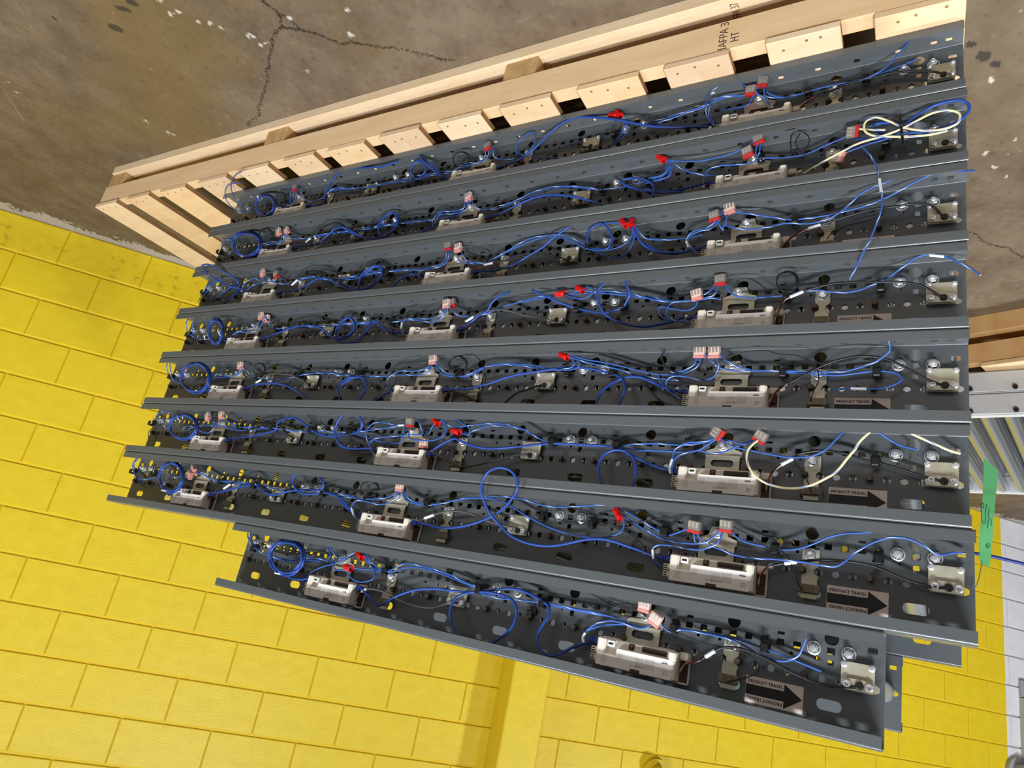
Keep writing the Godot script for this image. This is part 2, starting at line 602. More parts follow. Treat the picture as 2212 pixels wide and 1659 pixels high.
func make_room() -> void:
	# local z of oriented(): WALL_D x UP
	var zin := 1.0 if WALL_D.cross(Vector3.UP).dot(-WALL_N) > 0.0 else -1.0
	# back wall: recessed mortar bed plus blocks
	var st := new_st()
	add_box(st, Vector3(-6.0, FLOOR_Y, min(0.0, -0.22 * zin)), Vector3(4.23, 4.4, max(0.0, -0.22 * zin)))
	var wall := struct("wall_back", st.commit(), M.joint, "yellow painted concrete block wall behind the pallet")
	oriented(wall, 0, 0, -0.005)
	st = new_st()
	add_box(st, Vector3(4.23, FLOOR_Y, min(0.0, -0.22 * zin)), Vector3(10.0, 4.4, max(0.0, -0.22 * zin)))
	var wall2 := struct("wall_back_white", st.commit(), M.joint_white, "white painted stretch of the concrete block wall")
	oriented(wall2, 0, 0, -0.005)
	var pitch := 0.404
	var variants := []
	for v in 2:
		variants.append(block_mesh(pitch - 0.0045, 0.2032 - 0.011))
	for i in range(-1, 13):
		var y := -0.0006 + 0.2032 * i
		var s := (-1.787 if posmod(i, 2) == 0 else -1.600) - pitch * 5.0
		while s < 5.4:
			var a := s
			var b := s + pitch
			s += pitch
			if b < -3.6: continue
			# the pilaster covers this stretch
			if a > 0.40 and b < 0.64: continue
			var cy := y + 0.1016
			if a < 4.23 and b > 4.23:
				var o := part("block", block_mesh(4.23 - a - 0.0035, 0.2032 - 0.011), M.yellow, wall, Vector3((a + 4.23) * 0.5 + 0.0018, cy, 0))
				part("block", block_mesh(b - 4.23 - 0.0035, 0.2032 - 0.011), M.white_paint, wall2, Vector3((b + 4.23) * 0.5 - 0.0018, cy, 0))
				o.scale.z = 1.0
				continue
			var yel := b <= 4.23
			var grimy := (i == -1 and s < 0.6)
			part("block", variants[0], (M.yellow_scuffed if grimy else M.yellow) if yel else M.white_paint, wall if yel else wall2, Vector3((a + b) * 0.5, cy, 0))
	# pilaster standing out of the wall
	st = new_st()
	var zs := [0.0, 0.2 * zin]
	zs.sort()
	add_box(st, Vector3(0.412, FLOOR_Y, zs[0]), Vector3(0.625, 4.4, zs[1]), 0.006)
	var pil := struct("trim_1", st.commit(), M.yellow, "smooth yellow painted pilaster standing out of the block wall")
	oriented(pil, 0, 0, 0)
	# steel post on the white wall
	st = new_st()
	add_box(st, Vector3(-0.02, 1.085, min(0.0, 0.05 * zin)), Vector3(0.26, 2.9, max(0.0, 0.05 * zin)), 0.004)
	var post := struct("trim_2", st.commit(), M.beige_paint, "beige steel frame on the white wall")
	oriented(post, 4.375, 0, 0)
	st = new_st()
	add_box(st, Vector3(-0.022, 0.965, min(0.0, 0.03 * zin)), Vector3(0.2, 1.08, max(0.0, 0.03 * zin)), 0.003)
	part("foot_plate", st.commit(), M.grey_paint, post)
	st = new_st()
	add_lathe(st, PackedVector2Array([Vector2(0.014, 0.0), Vector2(0.014, 0.006), Vector2(0.0, 0.006)]), 16, Vector3(0.015, 1.0, 0.03 * zin), Vector3(0, 0, zin))
	part("bolt", st.commit(), M.dark_plastic, post)
	# added yellow disc standing in for a soft shadow ring, and grey pipe end
	for r in [[1412, 1672, 0.085, "yellow", "yellow round disc added for a soft shadow ring on the block wall"], [2192, 1668, 0.10, "grey_paint", "grey round pipe flange beside the white wall"]]:
		var p := on_wall(r[0], r[1])
		var fl := thing("wall_disc", r[4], "pipe flange", p)
		var ax := -WALL_N
		st = new_st()
		add_lathe(st, PackedVector2Array([Vector2(0, 0.11), Vector2(r[2] * 0.62, 0.11), Vector2(r[2] * 0.62, 0.03), Vector2(r[2], 0.03), Vector2(r[2], 0.0)]), 32, Vector3.ZERO, ax)
		part("flange", st.commit(), M[r[3]], fl)
	# the other walls and the ceiling, outside the frame
	var w := -9.5
	for e in [["wall_left", Vector3(-6.0, FLOOR_Y, 0), Vector3(-5.8, 4.4, 9.5)], ["wall_right", Vector3(9.8, FLOOR_Y, 0), Vector3(10.0, 4.4, 9.5)], ["wall_front", Vector3(-5.8, FLOOR_Y, 9.3), Vector3(9.8, 4.4, 9.5)], ["ceiling", Vector3(-6.0, 4.4, -0.25), Vector3(10.0, 4.6, 9.5)]]:
		st = new_st()
		var lo: Vector3 = e[1]
		var hi: Vector3 = e[2]
		add_box(st, Vector3(lo.x, lo.y, min(lo.z * zin, hi.z * zin)), Vector3(hi.x, hi.y, max(lo.z * zin, hi.z * zin)))
		var o := struct(e[0], st.commit(), M.room_paint)
		oriented(o, 0, 0, 0)

func block_mesh(w: float, h: float) -> ArrayMesh:
	var st := new_st()
	add_box(st, Vector3(-w * 0.5, -h * 0.5, -0.008), Vector3(w * 0.5, h * 0.5, 0.006), 0.003)
	return st.commit()

# ---------------------------------------------------------------- lamps
var LAMPS := [[Vector3(-0.5, 4.0, 2.0), 22.0, "above the aisle by the arrow labels"], [Vector3(-2.8, 4.0, -1.9), 23.0, "beside the brown pallet"], [Vector3(-4.2, 4.0, 0.9), 9.0, "farthest from the yellow wall"], [Vector3(2.3, 4.0, 2.6), 11.0, "above the cracked floor by the pine pallet"]]

func make_lamps() -> void:
	for l in LAMPS:
		var at: Vector3 = l[0]
		var o := thing("ceiling_lamp", "white strip lamp under the ceiling, " + l[2], "lamp", at, "strip lamps under the ceiling")
		var st := new_st()
		add_box(st, Vector3(-0.65, 0.0, -0.16), Vector3(0.65, 0.09, 0.16), 0.01)
		part("housing", st.commit(), M.frame_white, o)
		st = new_st()
		add_box(st, Vector3(-0.62, -0.012, -0.14), Vector3(0.62, -0.001, 0.14), 0.003)
		part("diffuser", st.commit(), M.lamp_glow, o)
		for s in [-0.4, 0.4]:
			st = new_st()
			add_box(st, Vector3(s - 0.006, 0.09, -0.006), Vector3(s + 0.006, 0.42, 0.006))
			part("hanger", st.commit(), M.steel, o)
		var a := AreaLight3D.new()
		a.name = "light"
		a.area_size = Vector2(1.24, 0.28)
		a.light_energy = l[1]
		a.light_color = Color(0.96, 0.985, 1.0)
		a.shadow_enabled = true
		a.set("area_range", 30.0)
		o.add_child(a)
		a.position = Vector3(0, -0.02, 0)
		a.rotation.x = -PI / 2

# ---------------------------------------------------------------- pallets
func board(lo: Vector3, hi: Vector3) -> ArrayMesh:
	var st := new_st()
	add_box(st, lo, hi, 0.0018)
	return st.commit()

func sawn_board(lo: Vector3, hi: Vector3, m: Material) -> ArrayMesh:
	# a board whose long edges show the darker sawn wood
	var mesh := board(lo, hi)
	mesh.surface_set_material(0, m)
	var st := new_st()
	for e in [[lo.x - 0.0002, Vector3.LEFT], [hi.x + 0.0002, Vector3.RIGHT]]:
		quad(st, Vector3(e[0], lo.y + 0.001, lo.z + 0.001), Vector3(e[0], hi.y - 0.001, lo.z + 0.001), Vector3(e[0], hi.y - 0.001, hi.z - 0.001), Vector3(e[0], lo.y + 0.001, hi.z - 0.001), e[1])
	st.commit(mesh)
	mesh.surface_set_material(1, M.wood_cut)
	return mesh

func make_pallet() -> void:
	var o := thing("pallet", "new pine pallet under the stack of conveyor beds", "pallet", Vector3(0, -0.0017, 0))
	o.rotation.y = -0.0113
	var zf := 0.052
	var depth := 1.12
	var xs := [[3.011, 2.855], [2.783, 2.633], [2.565, 2.405], [2.326, 2.166], [2.092, 1.942], [1.868, 1.725], [1.667, 1.511], [1.447, 1.297], [1.231, 1.086], [1.027, 0.874], [0.8, 0.64], [0.579, 0.431], [0.354, 0.209], [0.149, -0.004]]
	var rng := RandomNumberGenerator.new()
	rng.seed = 21
	for k in xs.size():
		var a: float = xs[k][1]
		var b: float = xs[k][0]
		var m: StandardMaterial3D = M["deck%d" % (k % 4)]
		var jut := rng.randf_range(-0.003, 0.004)
		var e := part("deck_board", sawn_board(Vector3(-(b - a) * 0.5, -0.018, -depth * 0.5), Vector3((b - a) * 0.5, 0.0, depth * 0.5 + jut), m), null, o, Vector3((a + b) * 0.5, 0, zf - depth * 0.5))
		# nails over each stringer
		for zz in [depth * 0.5 - 0.02, 0.0, -depth * 0.5 + 0.02]:
			for q in 3:
				part("nail", shape.nail, M.nail, e, Vector3((q - 1) * (b - a) * 0.27 + rng.randf_range(-0.008, 0.008), 0, zz + rng.randf_range(-0.008, 0.008)))
	for z in [zf - 0.004, zf - depth * 0.5 + 0.019, zf - depth + 0.042]:
		part("stringer", board(Vector3(0.0, -0.105, z - 0.038), Vector3(3.01, -0.0185, z)), M.wood2, o)
		part("bottom_runner", board(Vector3(0.0, FLOOR_Y + 0.0018, z - 0.115), Vector3(3.0, -0.1655, z + 0.006)), M.wood0, o)
		for x in [0.05, 0.995, 1.97, 2.955]:
			part("spacer_block", board(Vector3(x - 0.05, -0.165, z - 0.095), Vector3(x + 0.05, -0.1055, z - 0.002)), M.wood_end, o)
	var tm := text_mesh("IAFPA 3", 0.024)
	var t1 := part("stamp", tm, M.stamp, o, Vector3(0.448, -0.061, zf - 0.0038))
	t1.rotation.z = -PI / 2
	var t2 := part("stamp", text_mesh("HT", 0.024), M.stamp, o, Vector3(0.422, -0.050, zf - 0.0038))
	t2.rotation.z = -PI / 2
	var t3 := part("stamp", text_mesh("FPA 37", 0.024), M.stamp, o, Vector3(0.437, -0.1652, zf - 0.035))
	t3.scale = Vector3(0.6, 1, 1)
	t3.rotation = Vector3(-PI / 2, -PI / 2, 0)

func make_second_stack() -> void:
	# another pallet with white roller frames, behind the beds
	var o := thing("pallet", "weathered orange-brown pallet carrying the white roller frames", "pallet", Vector3(-0.15, FLOOR_Y, -1.673))
	o.basis = Basis(Vector3(0.935, 0, -0.354), Vector3.UP, Vector3(0.354, 0, 0.935))
	for z in [0.0, -0.6, -1.16]:
		part("bottom_runner", board(Vector3(-1.1, 0.0, z - 0.09), Vector3(0.6, 0.075, z)), M.old_wood, o)
		part("stringer", board(Vector3(-1.1, 0.117, z - 0.04), Vector3(0.6, 0.20, z)), M.old_wood, o)
		for x in [-1.0, -0.25, 0.5]:
			part("spacer_block", board(Vector3(x - 0.05, 0.0755, z - 0.085), Vector3(x + 0.05, 0.1165, z - 0.003)), M.old_wood, o)
	for k in 9:
		var x := -1.02 + k * 0.2
		part("deck_board", board(Vector3(x - 0.07, 0.2005, -1.2), Vector3(x + 0.07, 0.2185, 0.004)), M.wood1, o)
	for lv in 2:
		var b := thing("roller_frame", ["lower white roller frame lying on the brown pallet", "upper white roller frame with rows of shiny steel rollers"][lv], "roller frame", Vector3(-0.15, FLOOR_Y + 0.2195 + 0.091 * lv, -1.72), "")
		b.basis = Basis(Vector3(0.983, 0, -0.183), Vector3.UP, Vector3(0.183, 0, 0.983))
		for z in [0.0, -1.16]:
			var st := new_st()
			add_box(st, Vector3(-1.0, 0.004, z - 0.006), Vector3(0.5, 0.086, z), 0.003)
			add_box(st, Vector3(-1.0, 0.0, z - 0.03), Vector3(0.5, 0.0042, z - 0.006), 0.001)
			add_box(st, Vector3(-1.0, 0.084, z - 0.03), Vector3(0.5, 0.0898, z - 0.006), 0.002)
			part("side_channel", st.commit(), M.frame_white, b)
		for k in 19:
			var x := -0.95 + 0.0762 * k
			part("roller", shape.long_roller, M.roller, b, Vector3(x, 0.0635, -0.583))
		for k in 10:
			var st := new_st()
			add_lathe(st, PackedVector2Array([Vector2(0.009, 0.0), Vector2(0.009, 0.010), Vector2(0.0, 0.011)]), 6, Vector3(-0.9 + 0.14 * k, 0.074, 0.0), Vector3.BACK)
			part("axle_end", st.commit(), M.dark_plastic, b)

# ---------------------------------------------------------------- rails
func band(st: SurfaceTool, v0: float, v1: float, x0: float, x1: float, holes: Array, put: Callable, n_front: Vector3) -> void:
	# one strip of sheet, its holes listed in order; put(x, v, depth) gives the point, depth 0 front, 1 back
	holes.sort_custom(func(a, b): return a[0] < b[0])
	var edges := [x0]
	for i in holes.size() - 1: edges.append((holes[i][0] + holes[i + 1][0]) * 0.5)
	edges.append(x1)
	if holes.is_empty():
		for d in [0, 1]:
			quad(st, put.call(x0, v0, d), put.call(x1, v0, d), put.call(x1, v1, d), put.call(x0, v1, d), n_front * (1.0 if d == 0 else -1.0))
		return
	for i in holes.size():
		var cx: float = holes[i][0]
		var poly: PackedVector2Array = holes[i][1]
		for half in [[edges[i], cx], [cx, edges[i + 1]]]:
			var r := PackedVector2Array([Vector2(half[0], v0), Vector2(half[1], v0), Vector2(half[1], v1), Vector2(half[0], v1)])
			for pc in Geometry2D.clip_polygons(r, poly):
				var ix := Geometry2D.triangulate_polygon(pc)
				for k in range(0, ix.size(), 3):
					for d in [0, 1]:
						tri(st, put.call(pc[ix[k]].x, pc[ix[k]].y, d), put.call(pc[ix[k + 1]].x, pc[ix[k + 1]].y, d), put.call(pc[ix[k + 2]].x, pc[ix[k + 2]].y, d), n_front * (1.0 if d == 0 else -1.0))
		var mid := Vector2(cx, (v0 + v1) * 0.5)
		for k in poly.size():
			var a: Vector2 = poly[k]
			var b: Vector2 = poly[(k + 1) % poly.size()]
			var e: Vector3 = put.call(b.x, b.y, 0) - put.call(a.x, a.y, 0)
			var n := e.cross(n_front).normalized()
			var c := Vector2.ZERO
			for p in poly: c += p / poly.size()
			if n.dot(put.call(c.x, c.y, 0) - put.call(a.x, a.y, 0)) < 0.0: n = -n
			quad(st, put.call(a.x, a.y, 0), put.call(b.x, b.y, 0), put.call(b.x, b.y, 1), put.call(a.x, a.y, 1), n)

func rail_mesh(length: float) -> ArrayMesh:
	var st := new_st()
	var count := int(length / INCH)
	var web := func(x, v, d): return Vector3(x, v, WEB_Z - T * d)
	var A := []
	var B := []
	var C := []
	var D := []
	var E := []
	A.append([0.018, rrect(Vector2(0.018, 0.0285), 0.014, 0.009, 0.001, 1)])
	A.append([length - 0.018, rrect(Vector2(length - 0.018, 0.0285), 0.014, 0.009, 0.001, 1)])
	for n in range(1, count):
		var x := n * INCH
		if x > length - 0.03: break
		if n % 6 == 3:
			A.append([x, ngon(Vector2(x, 0.0210), 0.0109, 20)])
			C.append([x, rrect(Vector2(x, 0.0598), 0.0088, 0.0110, 0.001, 1)])
			if x < length - 0.03: E.append([x, rrect(Vector2(x, 0.1205), 0.036, 0.0165, 0.0080, 5)])
		elif n % 6 == 0:
			A.append([x, rrect(Vector2(x, 0.0262), 0.0115, 0.0048, 0.0008, 1)])
		if n >= 3: B.append([x, rrect(Vector2(x, 0.0404), 0.0118, 0.0104, 0.001, 1)])
		if n % 6 == 4 or n % 6 == 5:
			var xs := x - (0.0038 if n % 6 == 4 else -0.008)
			C.append([xs, ngon(Vector2(xs, 0.0546), 0.0027, 10)])
	for n in range(0, count + 1):
		var x := (n + 0.5) * INCH
		if x > length - 0.008: break
		D.append([x, ngon(Vector2(x, 0.0840), 0.0066, 6, PI / 6.0)])
	band(st, 0.0040, 0.0340, 0.0, length, A, web, Vector3.BACK)
	band(st, 0.0340, 0.0470, 0.0, length, B, web, Vector3.BACK)
	band(st, 0.0470, 0.0690, 0.0, length, C, web, Vector3.BACK)
	band(st, 0.0690, 0.1000, 0.0, length, D, web, Vector3.BACK)
	band(st, 0.1000, 0.1400, 0.0, length, E, web, Vector3.BACK)
	band(st, 0.1400, H - 0.0040, 0.0, length, [], web, Vector3.BACK)
	var F := [[0.95 * INCH, rrect(Vector2(0.95 * INCH, -0.042), 0.0115, 0.009, 0.001, 1)], [1.95 * INCH, rrect(Vector2(1.95 * INCH, -0.042), 0.0115, 0.009, 0.001, 1)]]
	var k := 0
	while (4.4 + 3.0 * k) * INCH < length - 0.02:
		var x := (4.4 + 3.0 * k) * INCH
		F.append([x, rrect(Vector2(x, -0.043), 0.0115, 0.009, 0.001, 1)])
		k += 1
	var zb := WEB_Z - T + 0.004
	var bottom := func(x, v, d): return Vector3(x, T - T * d, v)
	var top := func(x, v, d): return Vector3(x, H - T + T * d, v)
	band(st, zb, -0.005, 0.0, length, F.duplicate(), bottom, Vector3.UP)
	band(st, zb, -0.005, 0.0, length, F.duplicate(), top, Vector3.DOWN)
	# bends and lips: profiles (y, z) with normals, outer and inner
	for side in 2:
		var fy := func(y: float) -> float: return y if side == 0 else H - y
		var sy := 1.0 if side == 0 else -1.0
		var outer := []
		var inner := []
		# lip tip -> lip -> front bend -> (flange) | back bend
		outer.append([Vector2(0.0200, 0.0), Vector2(0, 1)])
		inner.append([Vector2(0.0200, -T), Vector2(0, -1)])
		for i in 9:
			var a := PI * 0.5 * i / 8.0
			var d := Vector2(-sin(a), cos(a))
			outer.append([Vector2(0.005, -0.005) + d * 0.005, d])
			inner.append([Vector2(0.005, -0.005) + d * (0.005 - T), -d])
		var b_out := []
		var b_in := []
		for i in 7:
			var a := PI * 0.5 * i / 6.0
			var d := Vector2(-cos(a), -sin(a))
			b_out.append([Vector2(0.004, zb) + d * 0.004, d])
			b_in.append([Vector2(0.004, zb) + d * (0.004 - T), -d])
		for chain in [outer, inner, b_out, b_in]:
			for i in chain.size() - 1:
				var p: Vector2 = chain[i][0]
				var q: Vector2 = chain[i + 1][0]
				var np: Vector2 = chain[i][1]
				var nq: Vector2 = chain[i + 1][1]
				quad_n(st, Vector3(0, fy.call(p.x), p.y), Vector3(0, fy.call(q.x), q.y), Vector3(length, fy.call(q.x), q.y), Vector3(length, fy.call(p.x), p.y), Vector3(0, np.x * sy, np.y), Vector3(0, nq.x * sy, nq.y))
		quad(st, Vector3(0, fy.call(0.02), 0), Vector3(length, fy.call(0.02), 0), Vector3(length, fy.call(0.02), -T), Vector3(0, fy.call(0.02), -T), Vector3(0, sy, 0))
		for x in [0.0, length]:
			var nx := Vector3(-1 if x == 0.0 else 1, 0, 0)
			for pair in [[outer, inner], [b_out, b_in]]:
				for i in pair[0].size() - 1:
					var p: Vector2 = pair[0][i][0]
					var q: Vector2 = pair[0][i + 1][0]
					var p2: Vector2 = pair[1][i][0]
					var q2: Vector2 = pair[1][i + 1][0]
					quad(st, Vector3(x, fy.call(p.x), p.y), Vector3(x, fy.call(q.x), q.y), Vector3(x, fy.call(q2.x), q2.y), Vector3(x, fy.call(p2.x), p2.y), nx)
			quad(st, Vector3(x, fy.call(0), zb), Vector3(x, fy.call(0), -0.005), Vector3(x, fy.call(T), -0.005), Vector3(x, fy.call(T), zb), nx)
	for x in [0.0, length]:
		quad(st, Vector3(x, 0.004, WEB_Z), Vector3(x, H - 0.004, WEB_Z), Vector3(x, H - 0.004, WEB_Z - T), Vector3(x, 0.004, WEB_Z - T), Vector3(-1 if x == 0.0 else 1, 0, 0))
	return st.commit()

func mirrored(m: ArrayMesh) -> ArrayMesh:
	# the same sheet folded the other way
	var a := m.surface_get_arrays(0)
	var v: PackedVector3Array = a[Mesh.ARRAY_VERTEX]
	var n: PackedVector3Array = a[Mesh.ARRAY_NORMAL]
	var st := new_st()
	for i in range(0, v.size(), 3):
		for k in [0, 2, 1]:
			st.set_normal(n[i + k] * Vector3(1, 1, -1))
			st.add_vertex(v[i + k] * Vector3(1, 1, -1))
	return st.commit()

func make_shapes() -> void:
	shape.rail = rail_mesh(2.272)
	shape.short_rail = rail_mesh(1.516)
	shape.far_rail = mirrored(shape.rail)
	shape.far_short_rail = mirrored(shape.short_rail)
	var rl := 0.664
	shape.roller = lathe([Vector2(0.0, -rl * 0.5), Vector2(0.022, -rl * 0.5), Vector2(0.024, -rl * 0.5 + 0.002), Vector2(0.024, rl * 0.5 - 0.002), Vector2(0.022, rl * 0.5), Vector2(0.0, rl * 0.5)], 24)
	shape.long_roller = lathe([Vector2(0.0, -0.57), Vector2(0.0235, -0.57), Vector2(0.0245, -0.568), Vector2(0.0245, 0.568), Vector2(0.0235, 0.57), Vector2(0.0, 0.57)], 24)
	shape.axle = lathe([Vector2(0.0058, -0.004), Vector2(0.0058, 0.0125), Vector2(0.0048, 0.0138), Vector2(0.0, 0.0142)], 6, Vector3.BACK, PI / 6.0)
	var st := new_st()
	add_lathe(st, PackedVector2Array([Vector2(0.0108, 0.0), Vector2(0.0108, 0.0012), Vector2(0.0092, 0.0022), Vector2(0.0085, 0.0024)]), 24, Vector3.ZERO, Vector3.BACK)
	add_lathe(st, PackedVector2Array([Vector2(0.0082, 0.0018), Vector2(0.0082, 0.0062), Vector2(0.0072, 0.0074), Vector2(0.0050, 0.0076)]), 6, Vector3.ZERO, Vector3.BACK, 0.3)
	add_lathe(st, PackedVector2Array([Vector2(0.0047, 0.005), Vector2(0.0047, 0.0125), Vector2(0.0038, 0.0136), Vector2(0.0, 0.0140)]), 14, Vector3.ZERO, Vector3.BACK)
	shape.nut = st.commit()
	st = new_st()
	add_lathe(st, PackedVector2Array([Vector2(0.0052, 0.0), Vector2(0.0052, 0.001), Vector2(0.0038, 0.0016), Vector2(0.0036, 0.0038), Vector2(0.0026, 0.0050), Vector2(0.0, 0.0052)]), 14, Vector3.ZERO, Vector3.BACK)
	shape.screw = st.commit()
	st = new_st()
	add_lathe(st, PackedVector2Array([Vector2(0.0062, 0.0), Vector2(0.0060, 0.0016), Vector2(0.0048, 0.0042), Vector2(0.0034, 0.0044), Vector2(0.0034, 0.0012), Vector2(0.0, 0.0012)]), 16, Vector3.ZERO, Vector3.BACK)
	shape.socket = st.commit()
	shape.nail = lathe([Vector2(0.0034, -0.001), Vector2(0.0032, 0.0006), Vector2(0, 0.0012)], 8, Vector3.UP)
	# motor plate
	st = new_st()
	poly_plate(rrect(Vector2.ZERO, 0.0465, 0.041, 0.004), [], 0.0, 0.0025, st)
	shape.plate = st.commit()
	st = new_st()
	poly_plate(rrect(Vector2(0, 0.0115), 0.0455, 0.0165, 0.0078, 5), [], 0.0045, 0.0070, st)
	shape.plate_tab = st.commit()
	st = new_st()
	add_lathe(st, PackedVector2Array([Vector2(0.0062, 0.0), Vector2(0.0060, 0.0022), Vector2(0.0040, 0.0030), Vector2(0.0, 0.0032)]), 14, Vector3.ZERO, Vector3.BACK)
	shape.gland = st.commit()
	# sensor bracket: a strip with a waist, its lower end folded out
	st = new_st()
	var strip := PackedVector2Array()
	for q in [[-0.013, -0.036], [0.013, -0.036], [0.0135, -0.017], [0.0125, -0.008], [0.0065, -0.004], [0.0060, 0.003], [0.0125, 0.007], [0.0135, 0.012], [-0.0135, 0.012], [-0.0125, 0.007], [-0.0060, 0.003], [-0.0065, -0.004], [-0.0125, -0.008], [-0.0135, -0.017]]:
		strip.append(Vector2(q[0], q[1]))
	poly_plate(strip, [], 0.001, 0.0030, st)
	add_box(st, Vector3(-0.0125, 0.011, 0.001), Vector3(0.0125, 0.016, 0.0090), 0.001)
	add_box(st, Vector3(-0.0125, 0.0145, 0.007), Vector3(0.0125, 0.046, 0.0092), 0.001)
	shape.bracket = st.commit()
	st = new_st()
	add_box(st, Vector3(-0.0175, 0.0225, 0.0093), Vector3(0.0175, 0.0375, 0.0135), 0.002)
	shape.sensor = st.commit()
	st = new_st()
	add_box(st, Vector3(-0.0085, 0.0235, 0.0136), Vector3(0.0085, 0.0365, 0.0150), 0.001)
	shape.sensor_eye = st.commit()
	# controller
	st = new_st()
	add_box(st, Vector3(-0.073, -0.024, 0.004), Vector3(0.073, 0.024, 0.026), 0.002)
	add_box(st, Vector3(-0.073, -0.0095, 0.022), Vector3(0.036, 0.024, 0.036), 0.003)
	add_box(st, Vector3(0.034, 0.002, 0.022), Vector3(0.073, 0.024, 0.036), 0.003)
	add_box(st, Vector3(0.056, -0.024, 0.022), Vector3(0.073, 0.006, 0.036), 0.003)
	add_box(st, Vector3(-0.073, -0.024, 0.022), Vector3(-0.059, -0.005, 0.036), 0.003)
	shape.housing = st.commit()
	st = new_st()
	poly_plate(PackedVector2Array([Vector2(-0.090, -0.023), Vector2(-0.086, -0.026), Vector2(0.074, -0.026), Vector2(0.076, -0.022), Vector2(0.076, 0.023), Vector2(0.073, 0.0265), Vector2(-0.086, 0.0265), Vector2(-0.090, 0.023)]), [], 0.0012, 0.0042, st)
	add_box(st, Vector3(-0.089, -0.0255, 0.004), Vector3(-0.0735, -0.012, 0.016), 0.002)
	add_box(st, Vector3(-0.0895, 0.0235, 0.004), Vector3(-0.0735, 0.0262, 0.014), 0.001)
	shape.base = st.commit()
	st = new_st()
	add_box(st, Vector3(-0.0875, -0.011, 0.0040), Vector3(-0.0740, 0.0228, 0.0075), 0.0006)
	add_box(st, Vector3(-0.0860, -0.008, 0.0070), Vector3(-0.0780, 0.004, 0.0120), 0.0006)
	shape.recess = st.commit()
	st = new_st()
	add_box(st, Vector3(-0.0068, -0.0055, 0.0262), Vector3(0.0068, 0.0055, 0.0345), 0.001)
	shape.port = st.commit()
	st = new_st()
	add_box(st, Vector3(-0.0045, -0.0012, 0.0344), Vector3(0.0045, 0.0022, 0.0350))
	shape.port_slot = st.commit()
	st = new_st()
	add_box(st, Vector3(-0.005, -0.005, 0.0262), Vector3(0.005, 0.005, 0.0285), 0.0006)
	shape.dial = st.commit()
	st = new_st()
	for a in [0.4, 1.97]:
		var d := Vector3(cos(a), sin(a), 0) * 0.0028
		var n := Vector3(-sin(a), cos(a), 0) * 0.0005
		quad(st, -d - n + Vector3(0, 0, 0.0288), d - n + Vector3(0, 0, 0.0288), d + n + Vector3(0, 0, 0.0288), -d + n + Vector3(0, 0, 0.0288), Vector3.BACK)
	shape.dial_mark = st.commit()
	st = new_st()
	add_box(st, Vector3(-0.022, -0.0042, 0.0262), Vector3(0.022, 0.0042, 0.0290), 0.0006)
	shape.strip = st.commit()
	st = new_st()
	for r in 2:
		for c in 12:
			add_box(st, Vector3(-0.0205 + c * 0.0036, -0.003 + r * 0.0036, 0.0290), Vector3(-0.0187 + c * 0.0036, -0.0012 + r * 0.0036, 0.0294))
	shape.strip_pins = st.commit()
	st = new_st()
	add_box(st, Vector3(-0.0095, 0.0185, 0.030), Vector3(0.0095, 0.0246, 0.0364), 0.0005)
	shape.notch = st.commit()
	st = new_st()
	add_box(st, Vector3(0.0, -0.0052, -0.005), Vector3(0.0115, 0.0052, 0.006), 0.001)
	shape.terminal_plug = st.commit()
	st = new_st()
	for s in [-1.0, 1.0]:
		add_box(st, Vector3(0.004, s * 0.0022 - 0.0012, 0.006), Vector3(0.010, s * 0.0022 + 0.0012, 0.0063))
	shape.plug_slots = st.commit()
	st = new_st()
	for q in [[Vector2(-0.068, -0.0088), Vector2(0.033, 0.0232)], [Vector2(0.033, 0.003), Vector2(0.070, 0.0232)]]:
		for v in [[0, 0], [1, 1], [1, 0], [0, 0], [0, 1], [1, 1]]:
			var x: float = q[v[0]].x
			var y: float = q[v[1]].y
			st.set_normal(Vector3.BACK)
			st.set_uv(Vector2((x + 0.068) / 0.138, 1.0 - (y + 0.0088) / 0.032))
			st.add_vertex(Vector3(x, y, 0.0363))
	shape.print_sheet = st.commit()
	shape.model_text = text_mesh("HB-510P-IT7", 0.0050)
	shape.ce_text = text_mesh("CE", 0.0085)
	# mounting plate of the controller: slotted plate and its fixing tab
	st = new_st()
	poly_plate(PackedVector2Array([Vector2(-0.0315, -0.055), Vector2(0.0315, -0.055), Vector2(0.0315, -0.016), Vector2(-0.0315, -0.016)]), [rrect(Vector2(0, -0.040), 0.042, 0.0135, 0.0066, 5)], 0.0048, 0.0070, st)
	poly_plate(PackedVector2Array([Vector2(-0.012, -0.086), Vector2(0.012, -0.086), Vector2(0.018, -0.070), Vector2(0.034, -0.064), Vector2(0.034, -0.054), Vector2(-0.034, -0.054), Vector2(-0.034, -0.064), Vector2(-0.018, -0.070)]), [], 0.0006, 0.0028, st)
	shape.mount = st.commit()
	st = new_st()
	add_box(st, Vector3(0, -0.0058, -0.0045), Vector3(0.013, 0.0058, 0.0045), 0.0012)
	for k in 4: add_box(st, Vector3(0.013 + k * 0.0034, -0.0048 + k * 0.0005, -0.0042 + k * 0.0004), Vector3(0.0155 + k * 0.0034, 0.0048 - k * 0.0005, 0.0042 - k * 0.0004), 0.0008)
	add_box(st, Vector3(0.011, -0.0030, -0.0028), Vector3(0.027, 0.0030, 0.0028), 0.001)
	shape.net_plug = st.commit()
	# cable clip
	st = new_st()
	add_box(st, Vector3(-0.0062, -0.0050, 0.0), Vector3(0.0062, 0.0050, 0.004), 0.001)
	add_box(st, Vector3(-0.0055, -0.0085, 0.003), Vector3(0.0055, 0.0085, 0.0065), 0.0015)
	add_box(st, Vector3(-0.0050, 0.0050, 0.005), Vector3(0.0050, 0.0085, 0.0165), 0.0012)
	add_box(st, Vector3(-0.0050, -0.0030, 0.0135), Vector3(0.0050, 0.0075, 0.0165), 0.0012)
